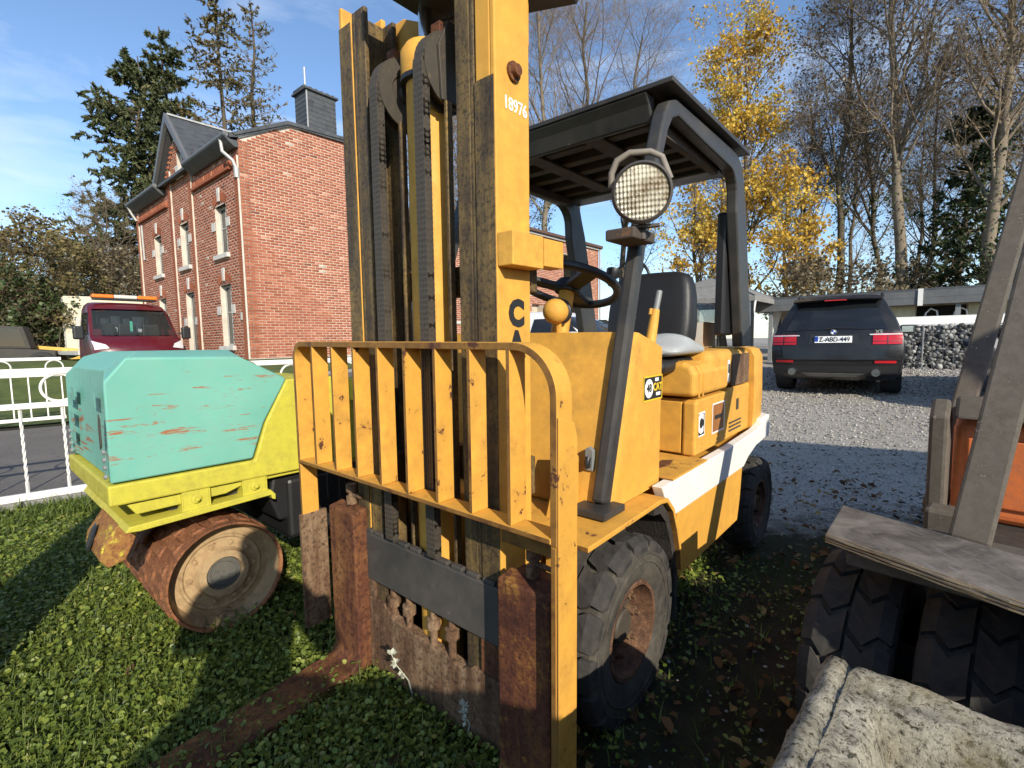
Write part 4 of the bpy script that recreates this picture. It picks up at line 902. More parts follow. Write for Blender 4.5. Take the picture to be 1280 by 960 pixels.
# ================================================================== second old machine at the right edge
Y2 = R_(42); U2 = Vector((math.sin(Y2), -math.cos(Y2), 0)); V2 = Vector((math.cos(Y2), math.sin(Y2), 0))
O1 = Vector((.98, 1.48, 0))
m2 = thing('work_machine', 'muddy orange work machine with twin chunky tyres and leaning roll bar posts', 'work machine', O1.to_tuple(), Y2-math.pi/2)
m_or = worn('faded_orange_paint', (.78, .20, .05), .5, dirt=(.16, .10, .06), dirt_amt=.6, chip=(.10, .06, .04), chip_amt=.35, scale=2, streak=.2)
m_steel = worn('mud_stained_steel', (.13, .115, .095), .7, dirt=(.05, .04, .03), dirt_amt=.7, chip=(.26, .23, .19), chip_amt=.4, scale=2.2, bmp=.35, vary=.3, spec=.25)
m_dark = worn('dark_machine_steel', (.03, .028, .026), .65, dirt=(.08, .068, .05), dirt_amt=.5, chip=(.12, .10, .08), chip_amt=.3, scale=2)
for u in (.0, .245):
    w = wheel(m2, .30, .205, u, 0, -1, nblk=15, skew=.9, bolts=0)
b = MB(); b.tube([(-.02, 0, .305), (.70, 0, .305)], .06, 14); b.build('axle', m_dark, m2, smooth=60)
b = MB(); b.box(.10, .9, -.25, .10, .655, .69); b.build('mudguard', m_steel, m2, bevel=.006)
b = MB(); b.box(.25, .95, .40, 2.1, .30, .58); b.build('chassis', m_dark, m2, bevel=.02)
b = MB(); b.prism([(.66, .58), (1.8, .58), (1.8, .95), (.76, .99), (.68, .92)], 'x', .20, .95); eh = b.build('engine_cover', m_or, m2, bevel=.035, seg=4)
b = MB(); b.box(.188, .20, .80, 1.55, .64, .90); b.build('cover_panel', m_or, eh, bevel=.012)
b = MB(); b.box(.24, .55, .652, .664, .64, .88); fp_ = b.build('front_panel', m_or, eh, bevel=.012)
for i in range(4):
    b = MB(); b.lathe([(.014, .405), (.014, .412)], 'y', (0, 0, 0), 10); o = b.build('panel_hole', m_dark, eh); o.location = (.28+.015*i, .24, .66+i*.05)
b = MB(); b.prism([(.60, .40), (.67, .40), (.70, .94), (.64, 1.02), (.59, .95)], 'x', .14, .195); b.build('cover_frame', m_steel, m2, bevel=.012)
b = MB(); b.prism([(.60, .95), (.70, .95), (.74, 1.02), (.64, 1.03)], 'x', .206, .9); b.build('cover_frame', m_steel, m2, bevel=.012)
b = MB(); b.box(.15, .26, .50, .60, .48, .64); b.build('hinge_block', m_steel, m2, bevel=.015)
# two leaning posts of the roll bar
def wpost(p0, p1, w, d, name):
    I = m2.matrix_world if False else Matrix.Translation(O1) @ Matrix.Rotation(Y2-math.pi/2, 4, 'Z'); I = I.inverted()
    b = MB(); b.bar(I @ Vector(p0), I @ Vector(p1), w, d, (0, 1, 0)); return b.build(name, m_steel, m2, bevel=.008)
wpost((1.22, 1.28, .69), (1.66, 1.50, 1.84), .085, .075, 'roll_bar_post')
wpost((1.68, 1.92, .55), (2.38, 2.25, 2.25), .075, .07, 'roll_bar_post')
wpost((2.36, 2.25, 2.22), (1.66+.05, 1.50, 1.80), .08, .07, 'roll_bar_link')
for u in (.25, .95): wheel(m2, .33, .22, u, 1.85, -1, nblk=15, skew=.9, bolts=0)
# plywood board lying on its mudguard
bd = thing('plywood_board', 'worn plywood board with pale splintered edge lying across the machine mudguard', 'board')
mt, nt, b = nm('weathered_board'); co, _ = coords(nt, (1, 1, 1)); n1 = noise(nt, co, 8, 7, .7, .5); cs, _ = coords(nt, (3, 3, 60)); n2 = noise(nt, cs, 4, 5, .7); cg, _ = coords(nt, (30, 4, 1)); n3 = noise(nt, cg, 3, 6, .7)
top = mix(nt, ramp(nt, n1, [(.35, 0), (.7, 1)]), (.05, .043, .035), (.22, .195, .165)); top = mix(nt, ramp(nt, n3, [(.55, 0), (.75, .6)]), top, (.28, .27, .27))
sx = N(nt, 'ShaderNodeSeparateXYZ'); tc = N(nt, 'ShaderNodeTexCoord'); nt.links.new(tc.outputs['Normal'], sx.inputs[0])
side = mix(nt, ramp(nt, n2, [(.35, 0), (.6, 1)]), (.22, .13, .06), (.62, .47, .26)); nt.links.new(mix(nt, ramp(nt, math_(nt, 'ABSOLUTE', sx.outputs[2]), [(.4, 0), (.6, 1)]), side, top), b.inputs['Base Color']); b.inputs['Roughness'].default_value = .85; bump(nt, b, n1, .4, .006)
A_, B_, C_, D_ = Vector((.822, 1.262, 0)), Vector((1.01, 1.475, 0)), Vector((1.42, .60, 0)), Vector((1.16, .50, 0))
b = MB(); K = 16; secs = []; rr = random.Random(5)
for i in range(K+1):
    t = i/K; p, q = A_.lerp(D_, t), B_.lerp(C_, t); j = rr.uniform(-.004, .004)
    n_ = (q-p).normalized()
    secs.append([(p.x+n_.x*j, p.y+n_.y*j, .707), (q.x, q.y, .707), (q.x, q.y, .732), (p.x, p.y, .732)])
b.loft(secs); b.build('board', mt, bd, bevel=.002)
for k in range(3):
    b = MB(); z = .7105+k*.0075; secs = []
    for i in range(K+1):
        t = i/K; p = A_.lerp(D_, t); n_ = (A_-B_).normalized(); e = .002+rr.uniform(0, .007)
        secs.append([(p.x+n_.x*.0005, p.y+n_.y*.0005, z-.003), (p.x+n_.x*e, p.y+n_.y*e, z-.002), (p.x+n_.x*e, p.y+n_.y*e, z+.002), (p.x+n_.x*.0005, p.y+n_.y*.0005, z+.003)])
    b.loft(secs); b.build('veneer_edge', mt, bd)

# ================================================================== brick house
BR = thing('brick_house', 'red brick house with pointed dormer gable, slate roof and tall slate-clad chimney', 'house', (-6.87, 13.03, 0), R_(49.7))
AN = thing('brick_annexe', 'lower flat-roofed red brick building behind the forklift mast', 'building', (-6.87, 13.03, 0), R_(49.7))
ZB = .80
m_mortar = plain('mortar', (.54, .48, .40), .95, vary=.2, scale=3, bmp=.4)
m_brick = toned('brick', [(0, (.075, .05, .045)), (.1, (.17, .065, .042)), (.3, (.26, .084, .046)), (.6, (.325, .11, .060)), (.85, (.385, .15, .086)), (.97, (.50, .27, .18)), (1, (.45, .38, .30))], .9, bmp=.35, scale=9, spec=.15)
m_stonew = plain('pale_dressed_stone', (.52, .50, .46), .85, vary=.15, bmp=.2)
m_slate = worn('slate', (.055, .06, .066), .5, dirt=(.09, .09, .085), dirt_amt=.4, chip=(.12, .12, .12), chip_amt=.2, scale=2, vary=.35)
m_zinc = worn('zinc_gutter', (.16, .165, .17), .45, metal=.3, vary=.2, dirt_amt=.4)
m_zincl = plain('pale_zinc', (.42, .42, .40), .5, .3)
m_frame = plain('pale_frame', (.36, .36, .34), .5)
m_gl = glass('window_glass', (.02, .025, .03), .06, .9)
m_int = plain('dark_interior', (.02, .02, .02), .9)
rngb = np.random.default_rng(5)
def brickwall(parent, org, ex, nrm, w, h, holes, topf=None, z0=0, name='wall', thick=.24, bl=.215, bh=.063, mj=.012, single=0, first=None):
    """backing wall with openings plus a skin of real bricks standing 6 mm proud; ex = unit run direction, nrm = outward"""
    ex, nrm, org = Vector(ex), Vector(nrm), Vector(org)
    xs = sorted({0, w, *[a for hh in holes for a in (hh[0], hh[1])]}); zs = sorted({z0, h, *[a for hh in holes for a in (hh[2], hh[3])]})
    W = MB()
    top = topf or (lambda x: h)
    cols = []
    xs2 = sorted(set(xs) | set(np.linspace(0, w, 41).tolist())) if topf else xs
    for i in range(len(xs2)-1):
        x0, x1 = xs2[i], xs2[i+1]; xm = (x0+x1)/2
        for k in range(len(zs)-1):
            a, c = zs[k], zs[k+1]; 
            if any(hh[0] < xm < hh[1] and hh[2] < (a+c)/2 < hh[3] for hh in holes): continue
            c0, c1 = (top(x0+1e-6), top(x1-1e-6)) if k == len(zs)-2 and topf else (c, c)
            P = [org+ex*x+nrm*d+Vector((0, 0, z)) for x, z in ((x0, a), (x1, a), (x1, c1), (x0, c0)) for d in (0, -thick)]
            W.add(P, [(0, 2, 4, 6), (1, 7, 5, 3), (0, 1, 3, 2), (2, 3, 5, 4), (4, 5, 7, 6), (6, 7, 1, 0)])
    wo_ = W.build(name, m_mortar, parent)
    X = []; course = 0; z = z0+.006; P4 = []
    while z < (h if not topf else max(top(x) for x in np.linspace(.01, w-.01, 60))):
        x = -.5*(bl+mj)*(course % 2); 
        while x < w:
            xa, xb = max(x, .002), min(x+bl, w-.002)
            if xb-xa > .03:
                xm = (xa+xb)/2; segs = [(xa, xb)]
                for hh in holes:
                    if hh[2] < z+bh*.5 < hh[3]:
                        ns = []
                        for s0, s1 in segs:
                            if s1 <= hh[0] or s0 >= hh[1]: ns.append((s0, s1))
                            else:
                                if s0 < hh[0]: ns.append((s0, hh[0]))
                                if s1 > hh[1]: ns.append((hh[1], s1))
                        segs = ns
                for s0, s1 in segs:
                    if s1-s0 > .02 and z+bh <= min(top(s0), top(s1))+.01: X.append((s0, s1, z))
            x += bl+mj
        z += bh+mj; course += 1
    X = np.array(X)
    if first is not None:   # nearest bricks are parts of their own
        d = np.abs(X[:, 0]-first[0])+np.abs(X[:, 2]-first[1]); full = (X[:, 1]-X[:, 0]) > bl*.98
        idx = np.where(full)[0]; idx = idx[np.argsort(d[idx])][:single]
        me = MB(); pr = .007
        PP = [ex*x+nrm*d_+Vector((0, 0, zz)) for zz in (0, bh) for x in (0, bl) for d_ in (.0005, pr)]
        me.add(PP, [(0, 4, 6, 2), (1, 3, 7, 5), (0, 1, 5, 4), (2, 6, 7, 3), (4, 5, 7, 6), (0, 2, 3, 1)])
        bmeh = me.mesh('brick', m_brick1)
        for i in idx: link(bmeh, 'brick', wo_, org+ex*(X[i, 0]+rngb.uniform(-.003, .003))+Vector((0, 0, X[i, 2])))
        X = np.delete(X, idx, 0)
    n = len(X); pr = rngb.uniform(.002, .005, n)
    e, nn = np.array(ex), np.array(nrm); o_ = np.array(org)
    def pt(x, z, d): return o_+x[:, None]*e+d[:, None]*nn+z[:, None]*np.array([0, 0, 1])
    zz = X[:, 2]+rngb.uniform(-.002, .002, n); d0 = np.full(n, .0004)
    V = np.stack([pt(X[:, 0], zz, d0), pt(X[:, 1], zz, d0), pt(X[:, 1], zz+bh, d0), pt(X[:, 0], zz+bh, d0), pt(X[:, 0]+.002, zz+.002, pr), pt(X[:, 1]-.002, zz+.002, pr), pt(X[:, 1]-.002, zz+bh-.002, pr), pt(X[:, 0]+.002, zz+bh-.002, pr)], 1).reshape(-1, 3)
    i = np.arange(n)[:, None]*8; Fq = np.concatenate([i+np.array(f) for f in ([4, 5, 6, 7], [0, 1, 5, 4], [1, 2, 6, 5], [2, 3, 7, 6], [3, 0, 4, 7])], 1).reshape(-1, 4)
    tn = np.repeat(np.clip(rngb.normal(.57, .16, n), 0, 1), 5)
    bo = link(np_mesh('brickwork', V, Fq, m_brick, tn), 'brickwork', wo_); bo['kind'] = 'stuff'
    return wo_
# single bricks get their tone from a random per-object value
m_brick1 = m_brick.copy(); m_brick1.name = 'single_brick'; nt = m_brick1.node_tree
at = [q for q in nt.nodes if q.type == 'ATTRIBUTE'][0]; oi = N(nt, 'ShaderNodeObjectInfo')
rmp = [q for q in nt.nodes if q.type == 'VALTORGB'][0]
nt.links.new(ramp(nt, oi.outputs['Random'], [(0, .25), (.2, .45), (.8, .72), (1, .88)]), rmp.inputs[0])
# local frame: x = along the gable wall (a), y = along the front (b)
EA = 6.50
WIN = [(1.04, 1.80, 3.80, 5.12), (4.02, 4.78, 3.80, 5.12), (6.78, 7.54, 3.80, 5.12), (1.04, 1.80, 1.27, 2.97), (3.92, 4.68, .82, 2.97), (6.74, 7.5, 1.27, 2.97), (4.12, 4.62, 6.62, 7.3)]
def gtop(x):
    if 3.05 < x < 5.95: return max(EA, 8.1-abs(x-4.5)*1.1)
    return EA
fw = brickwall(BR, (0, 0, 0), (0, 1, 0), (-1, 0, 0), 9.35, EA, [w_ for w_ in WIN[:6]], None, ZB, 'wall')
# dormer gable of the front
gp = brickwall(BR, (0, 2.95, 0), (0, 1, 0), (-1, 0, 0), 3.1, 6.52, [(1.17, 1.67, 6.62, 7.3)], lambda x: 8.13-abs(x-1.55)*1.04, 6.501, 'gable')
GT = lambda x: EA+.03+(7.22-EA)*x/1.34 if x < 1.34 else 7.22+.05*(x-1.34)
gw = brickwall(BR, (0, 0, 0), (1, 0, 0), (0, -1, 0), 5.3, 6.5, [], GT, ZB, 'wall', single=300, first=(0, 2.0))
b = MB(); b.box(.02, 5.28, 9.1, 9.34, ZB, 6.5); b.box(5.06, 5.3, .25, 9.1, ZB, 6.5); b.build('rear_wall', m_mortar, BR)
# pilasters beside the middle bay and at the corners
for y0, zt in ((3.40, 6.9), (5.28, 6.9), (9.15, 6.3), (.02, 6.1)):
    b = MB(); nb = int((zt-ZB)/.075)
    for i in range(nb): b.box(-.062, -.012, y0+.004*(i % 2), y0+.20+.006*((i+1) % 2), ZB+i*.075, ZB+i*.075+.062)
    b.box(-.055, -.0121, y0-.004, y0+.21, ZB, zt); o = b.build('pilaster', m_brick1, BR)
    b = MB(); b.box(-.057, -.013, y0-.016, y0-.0045, ZB, zt); b.build('pilaster_joint', m_mortar, o)
# dentil courses
for y0, y1 in ((.45, 3.3), (5.75, 9.1)):
    b = MB(); b.box(-.10, -.013, y0, y1, 5.86, 5.93); dl = b.build('brick_ledge', m_brick1, BR)
    d = MB(); d.box(-.085, -.013, 0, .075, 0, .14); dm = d.mesh('dentil', m_brick1)
    y = y0
    while y < y1-.1: link(dm, 'dentil', dl, (0, y, 5.9305)); y += .15
d = MB(); d.box(-.07, -.013, 0, .10, 0, .07); dm = d.mesh('dentil', m_brick1)
for s in (-1, 1):
    for i in range(9): link(dm, 'dentil', gp, (0, 4.5-.05+s*(.42+i*.115), 7.50-i*.125))
# windows
def window(parent, y0, y1, z0, z1, kind):
    f = MB(); x = .13
    f.box(x, x+.05, y0, y0+.05, z0, z1); f.box(x, x+.05, y1-.05, y1, z0, z1); f.box(x, x+.05, y0+.05, y1-.05, z1-.06, z1); f.box(x, x+.05, y0+.05, y1-.05, z0, z0+.06)
    ym = (y0+y1)/2; f.box(x+.004, x+.046, ym-.03, ym+.03, z0+.06, z1-.06)
    if z1-z0 > 1.0: f.box(x+.002, x+.048, y0+.05, ym-.03, z0+(z1-z0)*.55, z0+(z1-z0)*.55+.03); f.box(x+.002, x+.048, ym+.03, y1-.05, z0+(z1-z0)*.55, z0+(z1-z0)*.55+.03)
    w = f.build('window' if kind != 'door' else 'door', m_frame, parent)
    for a, c in ((y0+.05, ym-.03), (ym+.03, y1-.05)):
        p = MB(); p.box(x+.02, x+.028, a, c, z0+.06, z1-.06); p.build('pane', m_gl, w)
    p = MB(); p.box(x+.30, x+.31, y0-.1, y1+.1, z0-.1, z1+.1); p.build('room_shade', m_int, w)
    p = MB(); p.box(-.01, x, y0-.02, y0-.0005, z0, z1); 
    # curtain strip
    p = MB(); p.box(x+.10, x+.115, y0+.06, y0+.22, z0+.05, z1-.05); p.build('curtain', m_frame, w)
    s = MB(); s.box(-.09, .125, y0-.12, y1+.12, z0-.125, z0-.001); s.build('sill', m_stonew, w, bevel=.008)
    # arch of bricks over the opening, keystone and side blocks
    n = 9; me_ = MB(); r = .62; cz = z1-.50
    for k in range(n):
        a = R_(90+(k-4)*8.6); 
        if k == 4: continue
        T = Matrix.Translation((0, ym+r*math.cos(a), cz+r*math.sin(a))) @ Matrix.Rotation(a-math.pi/2, 4, 'X')
        me_.box(-.024, -.011, -.034, .034, 0, .21, T)
    ar = me_.build('arch', m_brick1, w)
    t = MB(); t.prism([(ym-.36, z1-.001), (ym-.2, z1+.06), (ym, z1+.10), (ym+.2, z1+.06), (ym+.36, z1-.001)], 'x', .001, .12); t.build('lintel', m_int, w)
    k_ = MB(); k_.prism([(ym-.065, z1+.10), (ym+.065, z1+.10), (ym+.085, z1+.46), (ym-.085, z1+.46)], 'x', -.05, -.011); k_.build('keystone', m_stonew, w, bevel=.006)
    for a, c in ((y0-.26, y0-.002), (y1+.002, y1+.26)):
        q = MB(); q.box(-.03, -.011, a, c, z0+(z1-z0)*.52, z0+(z1-z0)*.52+.24); q.build('stone_block', m_stonew, w, bevel=.006)
    return w
for k, w_ in enumerate(WIN[:6]): window(fw, *w_, 'door' if k == 4 else 'win')
b = MB(); b.prism([(4.40, 6.62), (4.60, 6.62), (4.66, 6.9), (4.34, 6.9)], 'x', -.06, -.012); b.build('gable_stone', m_stonew, BR)
f = MB(); f.box(.10, .15, 4.13, 4.61, 6.63, 7.29); w = f.build('gable_window', m_frame, BR)
b = MB(); b.box(-.05, .1, 4.05, 4.69, 6.50, 6.615); b.build('gable_sill', m_stonew, BR, bevel=.01)
# roof: front slope to a flat top; slate edge on the gable; slate courses
b = MB(); b.prism([(-.22, EA+.06), (1.33, 7.30), (5.35, 7.52), (5.35, 7.30), (1.35, 7.215), (-.05, EA+.02), (-.22, EA-.02)], 'y', -.07, 9.45); rf = b.build('roof', m_slate, BR)
for k in range(9):
    a = -.2+k*.17; z = EA+.07+k*.17*.477
    for y0, y1 in ((-.072, 3.0), (6.0, 9.46)):
        b = MB(); b.prism([(a, z), (a+.2, z+.2*.477), (a+.2, z+.2*.477+.01), (a, z+.02)], 'y', y0, y1); b.build('slate_course', m_slate, rf)
b = MB(); b.prism([(-.10, EA+.05), (1.30, 7.235), (5.3, 7.44), (5.3, 7.50), (1.28, 7.33), (-.16, EA+.10)], 'y', -.10, -.071); b.build('barge_board', m_slate, rf)
b = MB(); b.prism([(.0, EA+.02), (1.32, 7.205), (5.3, 7.415), (5.3, 7.44), (1.30, 7.235), (.0, EA+.05)], 'y', -.05, -.011); b.build('verge_trim', m_zincl, rf)
for y0, y1 in ((-.05, 3.12), (5.9, 9.42)):
    b = MB(); b.prism([(-.34, EA+.02), (-.20, EA-.06), (-.02, EA-.06), (-.02, EA-.22), (-.10, EA-.22), (-.24, EA-.12), (-.34, EA-.02)], 'y', y0, y1); g = b.build('eaves_board', m_slate, rf)
    b = MB(); b.tube([(-.30, y0, EA+.04), (-.30, y1, EA+.04)], .065, 10); b.build('gutter', m_zinc, rf, smooth=60)
# dormer roof
for s in (-1, 1):
    a = [(4.5, 8.36), (4.5+s*1.62, 6.66), (4.5+s*1.62, 6.52), (4.5, 8.16)]
    b = MB(); b.prism(a, 'x', -.20, 2.6); dr_ = b.build('dormer_roof', m_slate, rf)
    b = MB(); b.prism([(4.5, 8.40), (4.5+s*1.70, 6.60), (4.5+s*1.70, 6.42), (4.5, 8.14)], 'x', -.30, -.201); b.build('barge_board', m_zinc, dr_)
    for k in range(8):
        t0, t1 = k/8, (k+1.08)/8; y_ = lambda t: 4.5+s*1.62*t; z_ = lambda t: 8.36-1.70*t
        b = MB(); b.prism([(y_(t0), z_(t0)+.005), (y_(t1), z_(t1)+.03), (y_(t1), z_(t1)+.012), (y_(t0), z_(t0)-.01)], 'x', -.195, 2.6); b.build('slate_course', m_slate, dr_)
b = MB(); b.bar((-.22, 4.5, 8.38), (2.6, 4.5, 8.38), .12, .05); b.build('ridge_cap', m_zincl, rf)
# chimney
b = MB(); b.box(1.95, 2.84, .06, .74, 7.15, 8.44); ch = b.build('chimney', m_slate, BR)
b = MB(); b.box(1.88, 2.91, -.01, .81, 8.44, 8.50); b.build('chimney_cap', m_slate, ch, bevel=.01)
for k in range(6):
    b = MB(); b.tube([(1.93+k*.175, .1, 8.53), (1.93+k*.175, .7, 8.53)], .05, 8); b.build('cap_tile', m_slate, ch)
b = MB(); b.box(1.935, 1.965, .045, .075, 7.2, 8.43); b.build('corner_trim', m_zincl, ch)
b = MB(); b.tube([(2.05, .3, 8.5), (2.05, .3, 9.15)], .025, 8); b.build('flue_pipe', m_zincl, ch)
for zc in np.arange(7.25, 8.4, .13):
    b = MB(); b.box(1.942, 2.848, .052, .748, zc, zc+.012); b.build('slate_course', m_slate, ch)
# downpipes and little fittings
b = MB(); b.tube([(-.30, .30, EA+.0), (-.28, .28, EA-.30), (-.10, .12, EA-.52), (-.06, .06, EA-.70)], .045, 8); b.build('downpipe', m_zincl, BR, smooth=60)
b = MB(); b.tube([(-.05, .055, EA-.70), (-.05, .055, EA-.95)], .07, 8); b.build('hopper', m_zincl, BR, smooth=60)
b = MB(); b.tube([(-.05, .03, EA-.95), (-.05, .03, ZB)], .012, 6); b.build('cable', m_black, BR)
b = MB(); b.tube([(-.30, 9.3, EA), (-.2, 9.3, EA-.25), (-.07, 9.25, EA-.5)], .045, 8); b.build('downpipe', m_zincl, BR, smooth=60)
b = MB(); b.tube([(-.05, 8.75, EA-.75), (-.05, 8.7, EA-2.0)], .035, 8); b.build('downpipe', m_frame, BR, smooth=60)
b = MB(); b.box(-.05, -.012, .33, .40, 1.95, 2.15); b.build('meter_box', m_frame, BR, bevel=.005)
b = MB(); b.prism([(-.02, ZB+.001), (5.3, ZB+.001), (5.3, ZB+.12), (-.02, ZB+.12)], 'y', -.035, -.012); b.build('plinth', m_stonew, BR)

# ---- annexe: corner at a=7.2 in the plane of the gable wall
awin = [(14.62-7.2, 16.4-7.2, 4.05, 5.42), (12.1-7.2, 13.5-7.2, .82, 2.92), (14.3-7.2, 16.7-7.2, 2.05, 2.92)]
aw = brickwall(AN, (7.2, 0, 0), (1, 0, 0), (0, -1, 0), 10.7, 6.0, awin, None, ZB, 'wall')
al = brickwall(AN, (7.2, 0, 0), (0, 1, 0), (-1, 0, 0), 4.2, 6.0, [(1.3, 2.0, 4.0, 5.1)], None, ZB, 'wall')
b = MB(); b.box(7.05, 18.05, -.15, 4.3, 6.05, 6.20); r2 = b.build('flat_roof', m_slate, AN)
b = MB(); b.box(7.0, 7.049, -.15, 4.3, 5.95, 6.22); b.box(7.05, 18.05, -.20, -.151, 6.08, 6.20); b.build('fascia', plain('brown_fascia', (.10, .06, .045), .6), r2)
b = MB(); b.box(7.3, 18.0, -.10, -.012, 5.97, 6.049); b.build('verge_trim', m_zincl, AN)
b = MB(); b.box(17.75, 17.9, 0, 4.2, ZB, 6.0); b.box(7.45, 17.74, 4.0, 4.2, ZB, 6.0); b.build('rear_wall', m_mortar, AN)
def win2(x0, x1, z0, z1, fr, name='window'):
    f = MB(); y = .10
    f.box(x0, x0+.07, y, y+.06, z0, z1); f.box(x1-.07, x1, y, y+.06, z0, z1); f.box(x0+.07, x1-.07, y, y+.06, z0, z0+.07); f.box(x0+.07, x1-.07, y, y+.06, z1-.07, z1)
    xm = (x0+x1)/2; f.box(xm-.04, xm+.04, y+.004, y+.056, z0+.07, z1-.07); w = f.build(name, fr, aw)
    for a, c in ((x0+.07, xm-.04), (xm+.04, x1-.07)):
        p = MB(); p.box(a, c, y+.02, y+.03, z0+.07, z1-.07); p.build('pane', m_gl, w)
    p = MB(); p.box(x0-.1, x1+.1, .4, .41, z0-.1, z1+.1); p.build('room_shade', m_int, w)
    if name == 'window':
        p = MB(); p.box(x0+.1, xm-.1, y+.05, y+.062, z0+.1, z1-.1); p.build('blind', m_frame, w)
    s = MB(); s.box(x0-.08, x1+.08, -.06, .09, z0-.09, z0-.001); s.build('sill', m_stonew, w)
m_anth = plain('anthracite_frame', (.035, .038, .042), .5)
win2(*awin[0], m_anth); win2(*awin[1], m_anth, 'door'); win2(*awin[2], m_anth)
f = MB(); f.box(7.3, 7.34, 1.3, 2.0, 4.0, 5.1); f.build('side_window', m_frame, AN)
b = MB(); b.box(7.12, 7.19, 1.2, 2.1, 3.9, 3.998); b.build('side_sill', m_stonew, AN)
b = MB(); b.tube([(17.95, -.06, 6.0), (17.95, -.06, ZB)], .05, 8); b.build('downpipe', m_zincl, AN)
b = MB(); b.tube([(8.15, -.06, 3.0), (8.15, -.06, ZB)], .04, 8); b.build('downpipe', m_frame, AN)
b = MB(); b.box(16.0, 16.2, -.09, -.01, 3.0, 3.2); b.build('wall_lamp', m_frame, AN, bevel=.02)
b = MB(); b.box(7.12, 7.19, .55, 1.35, 2.45, 3.1); b.build('heat_pump', m_frame, AN, bevel=.02)
b = MB(); b.box(8.9, 9.9, -.5, -.02, 3.0, 3.1); b.build('awning_box', m_anth, AN, bevel=.02)
# leaning dark ladder/awning arm seen between the mast rails
b = MB(); b.bar((8.4, -.05, 1.6), (9.5, -.6, 3.05), .16, .10); b.build('awning_arm', m_anth, AN)
# ================================================================== vehicles
m_tyre2 = plain('car_tyre', (.02, .02, .02), .8)
m_red = plain('red_lamp', (.45, .012, .02), .12); m_clear = plain('clear_lamp', (.6, .6, .6), .12); m_amber = plain('amber_lamp', (.75, .18, .015), .2)
m_cargl = glass('car_glass', (.012, .014, .016), .04, .93)
def carpaint(name, c, rough=.25):
    mt, nt, b = nm(name); co, _ = coords(nt); n = noise(nt, co, 3, 6, .7)
    nt.links.new(mix(nt, ramp(nt, n, [(.4, 0), (.8, .25)]), c, tuple(x*.6+.05 for x in c)), b.inputs['Base Color']); b.inputs['Roughness'].default_value = rough; b.inputs['Coat Weight'].default_value = .3; b.inputs['Specular IOR Level'].default_value = .3; b.inputs['Coat Roughness'].default_value = .08
    nt.links.new(ramp(nt, n, [(.3, rough), (.8, rough+.2)]), b.inputs['Roughness']); return mt
m_suv = carpaint('black_car_paint', (.012, .0125, .0135), .25); m_burg = carpaint('burgundy_paint', (.085, .006, .012)); m_wcar = carpaint('white_car_paint', (.72, .72, .70)); m_dcar = carpaint('dark_blue_paint', (.03, .04, .06))
